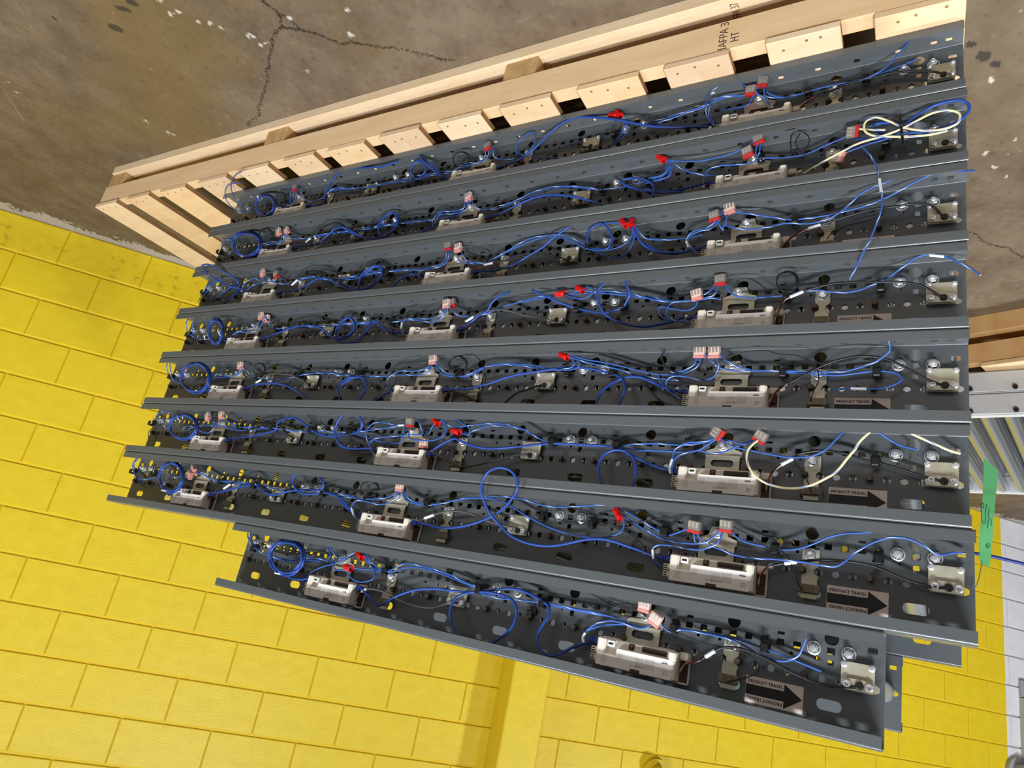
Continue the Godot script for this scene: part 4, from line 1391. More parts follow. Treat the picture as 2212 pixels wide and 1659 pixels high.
var RUNS := {
	"c": [
		["K", [835, 390, 870, 365, 935, 325, 990, 303, 1080, 305, 1180, 335, 1300, 390, 1420, 455, 1560, 520, 1680, 555, 1790, 563, 1872, 566], {0: -40, 5: -36, 11: -47}, [1, 2]],
		["k", [700, 210, 850, 270, 960, 295, 1100, 330, 1190, 375, 1228, 430, 1200, 480, 1110, 510, 1010, 530]],
		["W", [690, 180, 850, 205, 980, 235, 1100, 275, 1230, 345, 1350, 390, 1440, 385, 1500, 340, 1540, 245], {0: -45, 6: -40, 8: -22}],
		["B", [690, 175, 900, 210, 1060, 240, 1240, 300, 1290, 320, 1400, 360, 1530, 415, 1640, 460]],
		["W", [580, 150, 610, 185, 650, 198, 720, 180], {0: -35, 3: -46}],
		["B", [0, 45, 120, 65, 250, 100, 360, 140, 460, 170, 510, 150], {0: -46, 5: -36}],
		["W", [65, 270, 60, 235, 75, 205, 100, 175, 160, 140, 250, 125, 350, 150, 440, 175, 500, 160], {0: -38, 4: -40, 8: -36}, [0, 2]],
		["B", [70, 275, 68, 230, 90, 190, 200, 155, 330, 150, 420, 165], {0: -40, 5: -44}],
		["N", [0, 305, 50, 280, 105, 268], {0: -42, 2: -44}],
		["k", [100, 20, 170, 60, 250, 65, 350, 95, 470, 110]],
		["k", [350, 0, 420, 50, 480, 100]],
		["k", [240, 60, 300, 22, 400, 22, 480, 90]]],
	"b": [
		["W", [95, 85, 100, 120, 135, 170, 200, 210, 300, 235, 400, 226, 520, 236, 600, 262]],
		["B", [110, 80, 115, 125, 150, 178, 210, 215, 320, 245, 420, 240, 520, 250]],
		["k", [325, 200, 315, 170, 335, 150, 355, 170, 350, 200]],
		["W", [575, 160, 600, 210, 640, 235, 680, 220, 720, 195], {0: -38, 4: -32}],
		["B", [560, 165, 585, 230, 600, 290, 640, 300, 700, 285], {0: -38, 4: -35}],
		["W", [770, 205, 800, 250, 850, 295, 900, 308], {0: -32, 3: -46}],
		["B", [780, 200, 820, 250, 860, 290, 905, 302], {0: -32, 3: -46}],
		["B", [715, 290, 770, 295, 830, 300, 890, 315], {0: -32, 3: -46}],
		["B", [700, 270, 680, 320, 710, 355, 760, 370, 820, 355, 835, 325, 825, 290, 790, 250], {0: -32, 4: -30, 7: -38}],
		["K", [425, 385, 440, 330, 500, 290, 580, 265, 650, 245], {0: -34, 4: -44}],
		["B", [435, 390, 450, 325, 520, 285, 600, 262, 690, 225], {0: -36, 4: -40}],
		["W", [910, 310, 960, 285, 1010, 262, 1080, 270, 1180, 295, 1280, 330, 1360, 370, 1440, 402], {0: -46, 3: -40, 7: -46}],
		["B", [915, 315, 970, 300, 1030, 285, 1120, 290, 1220, 320, 1330, 365, 1430, 405]],
		["N", [755, 408, 790, 440, 830, 490, 865, 505, 910, 480, 980, 445, 1080, 415, 1200, 410, 1320, 425, 1440, 430, 1560, 412, 1660, 412, 1740, 440, 1810, 480, 1850, 520, 1845, 570, 1800, 640, 1780, 700, 1790, 750, 1830, 790, 1880, 800, 1950, 770, 2010, 740, 2075, 725], {0: -38, 3: -28, 9: -45, 14: -42, 18: -20, 20: -22, 23: -43}],
		["N", [1310, 680, 1275, 580, 1280, 510, 1320, 455, 1400, 430, 1500, 430, 1590, 450, 1640, 480, 1660, 540, 1640, 620, 1590, 680, 1500, 735], {0: -18, 4: -44, 8: -30, 11: -16}],
		["W", [1460, 440, 1560, 465, 1680, 475, 1800, 490, 1900, 505, 2040, 535, 2150, 560]],
		["B", [1830, 500, 1960, 525, 2080, 550, 2200, 570]],
		["G", [760, 425, 790, 410, 850, 415, 920, 440, 980, 475, 1060, 505, 1160, 520, 1240, 500, 1300, 475, 1338, 487], {0: -38, 5: -32, 9: -47}, [0, 1]],
		["k", [900, 410, 940, 370, 970, 330]]],
	"a1": [
		["K", [800, 445, 850, 430, 905, 420, 985, 411, 1100, 398, 1240, 400, 1350, 410, 1480, 435, 1600, 480, 1720, 530, 1830, 565, 1900, 580, 1980, 582], {0: -40, 6: -40, 12: -47}, [2, 3]],
		["W", [400, 300, 500, 335, 560, 360, 680, 385, 800, 390, 920, 400, 1050, 415, 1150, 435, 1240, 440, 1290, 420, 1350, 370, 1420, 320, 1500, 280, 1600, 250, 1680, 248, 1760, 270, 1840, 310, 1900, 350, 1950, 365, 2020, 350, 2095, 357], {0: -46, 7: -34, 12: -30, 14: -25, 18: -40, 20: -52}],
		["B", [550, 195, 580, 240, 650, 280, 760, 305, 850, 328, 940, 330, 1020, 318, 1100, 290, 1190, 250, 1290, 225, 1400, 218, 1500, 212], {0: -34, 4: -46, 11: -24}],
		["W", [480, 190, 440, 240, 380, 280, 300, 290, 180, 280, 100, 260, 0, 205], {0: -34, 3: -44, 6: -46}],
		["W", [505, 195, 470, 270, 420, 310, 340, 330, 240, 320, 130, 300, 60, 300, 30, 330, 35, 390, 70, 430, 110, 450], {0: -34, 4: -40, 7: -36, 10: -36}, [7, 8]],
		["B", [-20, 150, 50, 190, 105, 232]],
		["B", [140, 235, 200, 215, 270, 185], {0: -46, 2: -34}],
		["W", [320, 190, 335, 240, 370, 270, 430, 310], {0: -34, 3: -44}],
		["B", [300, 190, 305, 240, 312, 280], {0: -34, 2: -44}],
		["k", [560, 175, 640, 215, 720, 260, 780, 310, 830, 335, 900, 350, 940, 400, 970, 480, 1000, 560, 1020, 600], {0: -34, 4: -44, 7: -38, 9: -45}],
		["k", [845, 335, 800, 300, 800, 265, 835, 250, 875, 275, 875, 310, 845, 335], {0: -46, 3: -30, 6: -46}],
		["k", [0, 140, 100, 120, 250, 97, 380, 105, 480, 140]],
		["N", [-30, 352, 40, 370, 95, 386], {0: -42, 2: -44}]],
	"a2": [
		["N", [500, 450, 580, 475, 660, 492, 740, 490, 830, 475, 910, 450, 1000, 410, 1080, 350, 1130, 290, 1160, 230, 1150, 160, 1110, 110, 1040, 92, 970, 120, 930, 180, 920, 250, 940, 320, 980, 400, 1040, 470, 1110, 540, 1190, 580, 1280, 605, 1380, 612, 1480, 598, 1580, 575, 1660, 565, 1750, 570, 1840, 595, 1950, 635, 2060, 675, 2095, 690], {0: -40, 3: -30, 6: -22, 9: 12, 12: 30, 15: 12, 18: -18, 22: -24, 26: -32, 29: -42}],
		["W", [590, 335, 660, 330, 740, 310, 830, 292, 920, 290, 1000, 283, 1090, 285, 1160, 295, 1240, 315, 1320, 340, 1400, 352, 1500, 352, 1620, 345, 1720, 340, 1790, 345, 1840, 365, 1900, 395, 1980, 440, 2060, 490, 2130, 525]],
		["B", [590, 342, 700, 320, 820, 298, 920, 295, 1000, 300, 1080, 325, 1140, 360, 1200, 400, 1300, 455, 1400, 500, 1520, 535, 1640, 555, 1740, 555, 1820, 535, 1860, 500, 1865, 440, 1850, 400], {0: -46, 10: -40, 16: -36}],
		["B", [1850, 400, 1920, 450, 2000, 500, 2100, 550, 2230, 590]],
		["W", [-20, 283, 100, 295, 200, 300, 300, 290, 350, 260, 365, 225], {0: -46, 5: -34}],
		["W", [378, 228, 360, 280, 310, 325, 230, 335, 130, 310, 80, 320, 60, 360, 75, 410, 105, 445], {0: -34, 3: -42, 6: -38, 8: -36}, [6, 7]],
		["W", [400, 230, 420, 280, 470, 315, 560, 340, 600, 340], {0: -34, 3: -46}],
		["B", [392, 232, 410, 290, 460, 325, 570, 347], {0: -34, 3: -46}],
		["G", [520, 435, 545, 427, 608, 405, 680, 385, 780, 382, 870, 405, 950, 440, 1040, 470, 1120, 490, 1158, 492], {0: -40, 5: -36, 9: -47}, [1, 2]],
		["k", [1690, 470, 1780, 450, 1900, 460, 2050, 440, 2230, 424]],
		["k", [1640, 470, 1570, 470, 1545, 450, 1570, 440, 1640, 460]],
		["k", [1690, 475, 1800, 490, 1900, 530, 1980, 590, 2050, 690, 2120, 780]],
		["k", [590, 350, 620, 380, 640, 440, 645, 510]],
		["N", [-20, 312, 40, 370, 95, 400], {0: -40, 2: -44}]],
	"a3": [
		["W", [545, 280, 590, 330, 650, 365, 720, 370, 800, 372], {0: -46, 4: -36}],
		["W", [595, 530, 560, 490, 548, 440, 590, 390, 660, 370, 740, 365], {0: -36, 3: -36, 5: -36}, [0, 1]],
		["W", [830, 335, 900, 355, 960, 380, 1020, 410, 1070, 407], {0: -36, 4: -46}],
		["B", [850, 330, 930, 365, 1000, 395, 1070, 412], {0: -36, 3: -46}],
		["N", [960, 521, 1060, 500, 1160, 475, 1260, 450, 1350, 435], {0: -40, 4: -44}],
		["W", [1080, 405, 1180, 410, 1270, 420, 1360, 432, 1430, 450, 1520, 475, 1620, 485, 1750, 480, 1900, 490, 2060, 515, 2230, 542]],
		["B", [1080, 412, 1250, 430, 1360, 440, 1460, 462, 1600, 490, 1700, 492]],
		["N", [1370, 440, 1430, 495, 1500, 525, 1570, 520, 1640, 500, 1690, 490, 1800, 485, 1900, 485, 1950, 478, 1962, 430, 1930, 380, 1885, 330], {0: -44, 3: -36, 6: -44, 9: -22, 11: -14}],
		["N", [1735, 330, 1692, 375, 1695, 440, 1740, 495, 1800, 520, 1880, 520, 1960, 508, 2060, 530, 2130, 580, 2212, 665], {0: -14, 2: -24, 5: -38, 6: -44, 9: -38}],
		["K", [1080, 472, 1140, 432, 1240, 385, 1310, 380, 1370, 405, 1420, 455, 1480, 505, 1530, 540, 1570, 548], {0: -42, 3: -36, 8: -48}, [0, 1]],
		["k", [1110, 585, 1150, 565, 1280, 550, 1390, 535, 1430, 510]],
		["W", [325, 205, 285, 250, 290, 310, 300, 370, 360, 395, 430, 385, 465, 375], {0: -20, 2: -46}],
		["k", [290, 310, 310, 390, 350, 440, 410, 470]],
		["B", [310, 200, 275, 255, 282, 320, 330, 400, 375, 450], {0: -20, 2: -46}]],
	"d1": [
		["C", [735, 215, 700, 240, 660, 290, 660, 370, 700, 440, 760, 490, 850, 525, 960, 537, 1070, 520, 1170, 475, 1250, 425, 1320, 340, 1370, 280, 1410, 220, 1475, 160], {0: -32, 4: -18, 8: -20, 14: -12}],
		["C", [1745, 172, 1840, 215, 1920, 250, 2000, 285, 2070, 305], {0: -20, 4: -54}],
		["B", [430, 130, 460, 180, 510, 230, 580, 265, 680, 285, 800, 310, 920, 330, 1030, 332, 1110, 315, 1180, 280, 1240, 220, 1295, 155], {0: -28, 5: -32, 11: -16}],
		["B", [1530, 165, 1620, 225, 1700, 260, 1780, 278], {0: -20, 3: -54}],
		["W", [-20, 240, 100, 242, 200, 250, 300, 245, 400, 225, 470, 205], {0: -46, 5: -34}],
		["B", [-20, 284, 120, 290, 240, 298, 330, 285, 390, 250, 460, 205], {0: -46, 5: -34}],
		["W", [150, 440, 145, 400, 160, 345, 185, 275, 260, 235, 350, 230, 440, 208], {0: -36, 3: -40, 6: -34}, [0, 2]],
		["W", [158, 445, 172, 350, 230, 310, 320, 285, 400, 300, 480, 300, 560, 275, 640, 240, 722, 200], {0: -36, 4: -44, 8: -34}],
		["B", [470, 205, 560, 225, 640, 245, 715, 205], {0: -34, 3: -34}],
		["N", [-20, 370, 60, 390, 140, 412], {0: -42, 2: -44}],
		["K", [880, 382, 960, 340, 1000, 310, 1100, 290, 1200, 290, 1320, 310, 1440, 350, 1560, 375, 1700, 415, 1820, 455, 1952, 492], {0: -40, 6: -45, 10: -47}, [0, 1]],
		["k", [950, 335, 1000, 395, 1040, 450, 1065, 510, 1080, 560]]],
	"d2": [
		["N", [600, 345, 650, 310, 710, 280, 750, 270, 820, 300, 900, 325, 980, 335, 1080, 330, 1200, 318, 1320, 305, 1400, 300, 1500, 305, 1620, 310, 1750, 318, 1840, 332, 1900, 370, 1980, 410, 2070, 450, 2165, 478], {0: -40, 5: -36, 10: -44, 14: -44, 18: -42}],
		["N", [1925, 590, 1945, 480, 1930, 400, 1880, 355, 1800, 345, 1730, 380, 1700, 440, 1700, 500, 1725, 575], {0: -12, 3: -38, 6: -28, 8: -12}],
		["W", [640, 140, 690, 175, 760, 190, 850, 180, 950, 170, 1050, 170, 1130, 185, 1200, 205, 1270, 245, 1330, 280, 1400, 292], {0: -30, 4: -38, 10: -46}],
		["W", [790, 232, 830, 235, 900, 205, 980, 185, 1080, 185, 1170, 200, 1240, 230, 1320, 275, 1390, 292], {0: -32, 8: -46}],
		["B", [735, 130, 790, 165, 840, 200, 835, 240, 790, 235], {0: -20, 4: -32}],
		["W", [1850, 316, 1950, 305, 2060, 300, 2230, 305]],
		["B", [1850, 328, 1960, 345, 2080, 350, 2230, 350]],
		["B", [-20, 225, 60, 235, 100, 215, 125, 180, 118, 105], {0: -46, 2: -44, 4: -16}],
		["W", [60, 225, 160, 215, 260, 200, 340, 190, 420, 165], {0: -46, 4: -34}],
		["W", [205, 372, 170, 290, 155, 240, 175, 190, 230, 160, 310, 170, 370, 180, 415, 178], {0: -36, 4: -36, 7: -34}, [6, 7]],
		["W", [200, 360, 180, 300, 230, 265, 320, 255, 430, 245, 520, 240, 532, 220, 510, 170, 490, 120], {0: -38, 4: -34, 8: -22}],
		["B", [412, 170, 400, 240, 390, 290, 330, 300, 240, 285, 150, 255, 80, 235], {0: -32, 3: -44}],
		["B", [455, 172, 440, 230, 450, 270, 520, 280, 600, 280, 660, 255, 690, 210, 680, 160, 640, 140], {0: -32, 4: -30, 8: -30}],
		["B", [570, 250, 590, 200, 620, 155], {0: -44, 2: -30}],
		["N", [-20, 320, 80, 340, 190, 340], {0: -40, 2: -44}],
		["G", [605, 358, 660, 390, 720, 430, 790, 455, 880, 445, 980, 420, 1080, 395, 1190, 372, 1243, 370], {0: -40, 3: -24, 8: -47}],
		["k", [770, 290, 740, 330, 735, 380, 760, 430]],
		["k", [1725, 195, 1760, 260, 1810, 305], {0: -22, 2: -46}],
		["k", [60, 230, 20, 210, 20, 185, 60, 180, 75, 210]]],
	"d3": [
		["W", [310, 250, 350, 210, 420, 200, 470, 230, 495, 255], {0: -46, 4: -40}],
		["W", [290, 265, 340, 280, 380, 330, 430, 350]],
		["W", [605, 462, 570, 400, 555, 360, 580, 330, 640, 335, 700, 370, 760, 390, 810, 370, 822, 330, 790, 275], {0: -36, 5: -34, 9: -32}],
		["W", [612, 470, 590, 400, 620, 350, 690, 330, 800, 325, 900, 330, 980, 345, 1060, 340], {0: -36, 4: -40, 7: -46}],
		["B", [785, 268, 830, 310, 900, 330, 980, 350, 1060, 365, 1150, 365, 1250, 350, 1360, 345], {0: -32, 4: -44}],
		["B", [915, 240, 950, 280, 1000, 320, 1060, 338], {0: -32, 3: -46}],
		["B", [898, 245, 880, 280, 850, 305], {0: -32, 2: -44}],
		["N", [955, 440, 1070, 430, 1180, 415, 1290, 390, 1375, 362, 1390, 310, 1430, 270, 1500, 255, 1570, 270, 1630, 310, 1690, 360, 1760, 400, 1850, 420, 1950, 410, 2060, 395, 2120, 365, 2142, 300, 2100, 215], {0: -40, 4: -44, 7: -26, 10: -44, 14: -44, 17: -14}],
		["N", [1975, 220, 1920, 300, 1900, 370, 1910, 440, 1950, 500, 2020, 525, 2110, 530, 2230, 522], {0: -14, 2: -24, 5: -30, 7: -36}],
		["W", [1080, 340, 1200, 335, 1340, 345, 1480, 365, 1640, 380, 1800, 378, 2000, 385, 2230, 365]],
		["B", [1100, 345, 1250, 345, 1380, 352, 1560, 378, 1700, 372]],
		["K", [1040, 412, 1120, 372, 1220, 335, 1300, 318, 1380, 315, 1430, 340, 1480, 400, 1545, 442], {0: -42, 4: -38, 7: -48}],
		["k", [430, 195, 445, 255, 480, 300]],
		["k", [262, 462, 245, 400, 270, 355, 300, 360, 310, 420, 305, 500]]],
	"e1": [
		["K", [920, 430, 1000, 390, 1100, 335, 1200, 290, 1300, 260, 1400, 245, 1500, 248, 1600, 270, 1700, 315, 1800, 370, 1880, 410, 1952, 437], {0: -40, 5: -28, 11: -47}],
		["k", [370, 330, 450, 295, 550, 245, 650, 215, 780, 207, 870, 230, 990, 240, 1080, 280, 1125, 340, 1130, 410, 1100, 470, 1075, 540], {0: -36, 8: -38, 11: -44}],
		["k", [120, 195, 95, 240, 110, 300, 160, 345, 230, 365, 310, 340, 355, 290, 360, 240, 330, 190], {0: -26, 4: -40, 8: -30}],
		["W", [375, 220, 420, 280, 490, 325, 600, 340, 740, 340, 900, 342, 1060, 345, 1180, 350, 1300, 345, 1400, 320, 1500, 285, 1570, 240, 1605, 200, 1598, 130], {0: -34, 3: -45, 9: -42, 13: -16}],
		["B", [900, 352, 1060, 358, 1180, 370, 1280, 370, 1400, 355, 1490, 345, 1580, 345, 1650, 360, 1685, 395, 1640, 430, 1560, 455, 1450, 461, 1345, 458, 1230, 466], {0: -46, 5: -46, 9: -34, 13: -34}, [11, 12]],
		["W", [475, 225, 520, 275, 600, 315, 680, 332], {0: -34, 3: -46}],
		["W", [322, 225, 310, 290, 240, 338, 150, 348], {0: -34, 3: -44}],
		["W", [345, 228, 340, 290, 290, 340, 220, 358, 150, 345], {0: -34, 3: -42}],
		["W", [450, 225, 465, 290, 460, 350, 420, 390, 340, 400, 250, 380, 170, 375, 130, 400, 120, 440, 150, 490, 215, 528], {0: -34, 3: -44, 7: -38, 10: -36}],
		["B", [70, 365, 80, 410, 120, 460, 180, 510, 218, 532], {0: -42, 4: -37}],
		["W", [-20, 348, 80, 365, 180, 365, 250, 350]],
		["N", [-20, 390, 60, 435, 130, 462, 200, 472], {0: -40, 3: -44}],
		["k", [-20, 430, 40, 500, 90, 550, 160, 562]]],
	"e2": [
		["N", [705, 335, 800, 338, 880, 325, 980, 300, 1080, 265, 1180, 240, 1280, 225, 1400, 205, 1500, 193, 1600, 198, 1700, 215, 1790, 240, 1850, 265, 1870, 310, 1865, 370, 1825, 460], {0: -40, 5: -34, 8: -44, 11: -44, 15: -12}],
		["N", [1675, 455, 1710, 370, 1760, 320, 1830, 280, 1900, 258, 1980, 262, 2060, 295, 2130, 330, 2212, 358], {0: -12, 3: -36, 8: -42}],
		["W", [760, 252, 815, 250, 880, 220, 950, 190, 1040, 178, 1130, 178, 1220, 188, 1320, 205, 1420, 212, 1500, 200, 1535, 180, 1530, 150, 1505, 122], {0: -46, 6: -44, 12: -30}],
		["B", [770, 258, 830, 252, 900, 222, 970, 185, 1060, 170, 1160, 172, 1260, 180, 1360, 200, 1460, 212, 1540, 205, 1572, 180, 1560, 150], {0: -46, 6: -44, 11: -30}],
		["W", [1505, 125, 1580, 150, 1700, 180, 1820, 205, 1920, 235, 2030, 260, 2150, 275, 2230, 282], {0: -30, 3: -40, 7: -46}],
		["B", [1510, 110, 1600, 140, 1720, 160, 1840, 185, 1960, 215, 2080, 240, 2230, 246], {0: -30, 3: -40, 6: -46}],
		["W", [620, 155, 650, 200, 700, 235, 770, 250], {0: -34, 3: -46}],
		["B", [610, 160, 640, 220, 690, 250, 780, 258], {0: -34, 3: -46}],
		["W", [590, 155, 560, 200, 480, 220, 380, 220, 320, 250, 300, 290, 310, 340, 335, 370], {0: -34, 3: -40, 7: -36}],
		["W", [600, 160, 570, 225, 500, 245, 420, 245, 340, 250, 230, 255, 120, 250, -20, 245], {0: -34, 2: -44}],
		["k", [740, 125, 860, 110, 920, 160, 945, 230, 945, 300, 920, 370], {0: -26, 5: -42}],
		["k", [560, 125, 480, 150, 400, 190, 360, 240, 350, 310], {0: -30, 4: -42}],
		["K", [725, 350, 800, 380, 890, 420], {0: -40, 2: -24}],
		["K", [1060, 445, 1150, 370, 1220, 345, 1290, 320, 1333, 313], {0: -20, 4: -47}],
		["N", [-20, 320, 60, 270, 130, 260, 155, 300, 140, 360, 95, 425], {0: -36, 2: -44, 5: -12}],
		["N", [205, 420, 290, 370, 345, 345], {0: -16, 2: -44}],
		["k", [2145, 70, 2115, 110, 2130, 170, 2190, 225], {0: -24, 3: -44}],
		["k", [2212, 218, 2160, 220, 2060, 225, 2015, 260, 2020, 310, 2060, 370, 2140, 435]]],
	"e3": [
		["W", [275, 180, 265, 240, 290, 310, 340, 370, 395, 395], {0: -14, 2: -46}],
		["B", [297, 180, 300, 250, 320, 330, 370, 385], {0: -14, 2: -46}],
		["W", [675, 460, 655, 420, 652, 375, 670, 330, 740, 305, 820, 310, 900, 315, 960, 280, 975, 235], {0: -36, 4: -40, 8: -34}, [1, 2]],
		["B", [490, 385, 600, 355, 700, 340, 800, 330, 900, 318, 960, 290, 985, 238], {0: -46, 4: -44, 6: -34}],
		["W", [1000, 230, 1040, 280, 1100, 320, 1190, 345], {0: -34, 3: -46}],
		["G", [1120, 385, 1170, 352, 1200, 320, 1280, 298, 1380, 300, 1470, 315, 1540, 350, 1610, 390, 1685, 412], {0: -40, 4: -36, 8: -48}, [0, 1]],
		["N", [1050, 420, 1140, 400, 1240, 390, 1340, 395, 1430, 420, 1520, 475, 1620, 560], {0: -40, 3: -32, 6: -12}],
		["W", [1150, 335, 1300, 355, 1420, 345, 1520, 320, 1620, 298, 1740, 290, 1860, 295, 1980, 315, 2100, 320, 2230, 315]],
		["B", [1500, 318, 1640, 290, 1760, 284, 1880, 290, 2000, 305, 2120, 312]],
		["N", [1925, 570, 1900, 460, 1930, 390, 2000, 340, 2080, 325, 2150, 345, 2170, 410, 2150, 480, 2090, 570], {0: -12, 4: -44, 6: -30, 8: -12}]],
	"f1": [
		["K", [940, 435, 1030, 398, 1120, 370, 1240, 345, 1380, 335, 1520, 335, 1660, 335, 1760, 345, 1840, 370, 1900, 405, 1952, 437], {0: -40, 5: -32, 10: -47}, [0, 1]],
		["k", [520, 340, 580, 315, 660, 310, 730, 340, 800, 395, 860, 420, 930, 422], {0: -34, 3: -38, 6: -45}],
		["k", [170, 450, 200, 400, 270, 365, 360, 350, 450, 340], {0: -44, 4: -34}],
		["B", [508, 340, 540, 395, 590, 430, 680, 440, 780, 435, 900, 425], {0: -34, 3: -46}],
		["W", [940, 410, 1120, 390, 1200, 400, 1300, 405, 1400, 390, 1500, 350, 1580, 310, 1660, 260, 1730, 205, 1800, 165, 1868, 157, 1965, 165, 2020, 185, 2090, 220, 2150, 250, 2205, 290], {0: -46, 5: -44, 9: -30, 15: -26}, [10, 11]],
		["W", [445, 340, 420, 385, 370, 420], {0: -34, 2: -34}],
		["W", [470, 340, 450, 400, 420, 430, 360, 445], {0: -34, 3: -36}],
		["W", [-20, 427, 100, 450, 200, 465, 280, 460, 350, 455, 420, 440, 480, 450], {0: -46, 6: -46}],
		["W", [330, 470, 280, 460, 200, 465, 150, 480, 125, 520, 130, 560, 170, 590, 275, 605], {0: -40, 4: -36, 7: -36}],
		["B", [270, 600, 170, 595, 110, 580, 75, 540, 80, 500, 150, 512, 250, 525, 310, 500, 330, 460], {0: -37, 4: -38, 8: -34}],
		["N", [-20, 634, 80, 615, 160, 595, 245, 565], {0: -24, 3: -44}]],
	"f2": [
		["N", [785, 420, 850, 390, 900, 345, 960, 310, 990, 260, 1040, 215, 1110, 185], {0: -40, 3: -34, 6: -14}],
		["B", [850, 350, 940, 330, 1000, 310, 1060, 285, 1150, 260, 1260, 240, 1380, 215, 1500, 205, 1620, 195, 1720, 195, 1840, 205, 1960, 220, 2080, 235, 2230, 252], {0: -46, 7: -36, 13: -46}],
		["W", [860, 355, 950, 332, 1080, 280, 1200, 245, 1320, 215, 1400, 212, 1500, 200, 1570, 178], {0: -46, 7: -32}],
		["N", [1255, 172, 1360, 220, 1450, 260, 1540, 290, 1640, 315, 1730, 325, 1800, 310, 1860, 285, 1890, 240, 1905, 190, 1872, 115], {0: -16, 3: -44, 7: -44, 10: -14}],
		["N", [1735, 125, 1690, 190, 1700, 260, 1740, 330, 1800, 370, 1880, 400, 1980, 415, 2090, 405, 2195, 382], {0: -14, 4: -32, 8: -42}],
		["W", [1580, 160, 1640, 185, 1740, 180, 1860, 190, 1980, 215, 2100, 245, 2230, 252], {0: -30, 3: -40, 6: -46}],
		["B", [1580, 155, 1650, 160, 1662, 190, 1600, 230, 1530, 225, 1480, 205], {0: -30, 5: -32}],
		["G", [815, 385, 870, 350, 930, 320, 1020, 305, 1120, 315, 1200, 340, 1300, 360, 1400, 378], {0: -40, 3: -34, 7: -47}, [0, 1]],
		["k", [745, 280, 800, 285, 860, 305, 900, 345, 925, 400, 935, 470], {0: -32, 5: -44}],
		["W", [680, 280, 670, 330, 600, 360, 500, 365, 430, 365, 395, 390, 390, 430, 410, 475], {0: -34, 3: -42, 7: -36}, [5, 6]],
		["W", [690, 282, 670, 350, 600, 385, 500, 375, 430, 372, 330, 388], {0: -34, 3: -44}],
		["W", [710, 282, 740, 325, 790, 345, 860, 352], {0: -34, 3: -46}],
		["N", [80, 525, 120, 490, 170, 430, 205, 375, 260, 420, 330, 450, 425, 458], {0: -12, 3: -44, 6: -44}],
		["W", [-20, 402, 100, 395, 180, 388, 240, 385]],
		["N", [-20, 495, 50, 460, 80, 410, 60, 365, 20, 360, -20, 390], {0: -36, 3: -40, 5: -44}],
		["k", [200, 395, 330, 370, 420, 340, 490, 325], {0: -46, 3: -34}],
		["k", [480, 330, 430, 360, 420, 420, 415, 490], {0: -34, 3: -40}],
		["k", [520, 355, 580, 325, 660, 285], {0: -40, 2: -34}]],
	"f3": [
		["W", [205, 210, 185, 270, 210, 350, 280, 400, 365, 410], {0: -18, 2: -46}],
		["B", [258, 212, 245, 300, 260, 380, 330, 430], {0: -18, 2: -46}],
		["W", [600, 400, 660, 345, 740, 320, 820, 300, 880, 250, 900, 195], {0: -36, 3: -40, 5: -34}],
		["W", [640, 370, 700, 340, 800, 345, 880, 310, 925, 240, 935, 195], {0: -36, 3: -40, 5: -34}],
		["W", [945, 195, 980, 260, 1020, 300, 1070, 308], {0: -34, 3: -46}],
		["N", [935, 395, 1040, 360, 1140, 320, 1240, 290, 1350, 278, 1430, 290, 1510, 330, 1580, 390, 1640, 430, 1720, 445, 1800, 430, 1870, 380, 1920, 310, 1980, 238], {0: -40, 4: -32, 8: -26, 13: -44}],
		["W", [1060, 310, 1200, 290, 1400, 290, 1560, 280, 1700, 260, 1840, 255, 1960, 245]],
		["B", [1060, 316, 1250, 285, 1500, 285, 1700, 268, 1940, 262]],
		["N", [1620, 395, 1620, 320, 1680, 240, 1740, 205, 1790, 230, 1792, 310, 1740, 380, 1660, 412, 1620, 395], {0: -34, 3: -44, 6: -36}],
		["K", [1200, 300, 1320, 300, 1420, 330, 1525, 355], {0: -42, 3: -48}],
		["k", [930, 330, 1000, 300, 1100, 260]],
		["k", [1460, 270, 1480, 210, 1530, 220, 1575, 295]]],
	"g1": [
		["W", [1430, 0, 1490, 70, 1520, 140, 1535, 205, 1548, 290, 1555, 350, 1540, 430, 1510, 520, 1470, 610, 1430, 690, 1395, 760, 1340, 870], {0: -12, 3: 8, 6: 14, 9: 12, 11: -4}, [3, 4]],
		["W", [585, 425, 700, 440, 800, 455, 900, 470, 970, 475, 1100, 460, 1220, 440, 1320, 415, 1440, 385, 1540, 345, 1640, 300, 1740, 240, 1880, 175], {0: -34, 3: -45, 8: -40, 12: -16}],
		["W", [510, 510, 600, 535, 720, 535, 820, 520, 900, 500, 1000, 500, 1080, 500, 1180, 475, 1260, 435, 1330, 380, 1390, 320, 1460, 275, 1540, 240, 1620, 210], {0: -44, 7: -40, 13: -14}],
		["K", [1060, 535, 1145, 508, 1250, 475, 1380, 435, 1500, 405, 1620, 390, 1740, 372, 1840, 372, 1900, 395, 1952, 450], {0: -40, 5: -36, 9: -47}, [0, 1]],
		["k", [570, 385, 620, 410, 700, 415], {0: -34, 2: -42}],
		["W", [500, 415, 450, 480, 390, 530, 320, 545, 275, 570, 255, 620, 270, 660, 315, 692], {0: -34, 3: -40, 7: -36}, [5, 6]],
		["B", [530, 412, 515, 490, 490, 540], {0: -34, 2: -46}],
		["W", [455, 470, 480, 520, 500, 545], {0: -34, 2: -46}],
		["W", [480, 470, 420, 530, 350, 550, 290, 575, 262, 625, 320, 690], {0: -34, 3: -40, 5: -37}],
		["B", [-20, 600, 120, 605, 220, 600, 300, 590, 360, 575]],
		["N", [-20, 630, 60, 680, 150, 695, 240, 690, 335, 660], {0: -36, 2: -28, 4: -44}],
		["B", [1990, 152, 2080, 150, 2172, 148], {0: -20, 2: 4}],
		["k", [1250, 550, 1340, 510, 1460, 480, 1570, 430]],
		["k", [1185, 605, 1220, 560, 1250, 550]]],
	"g2": [
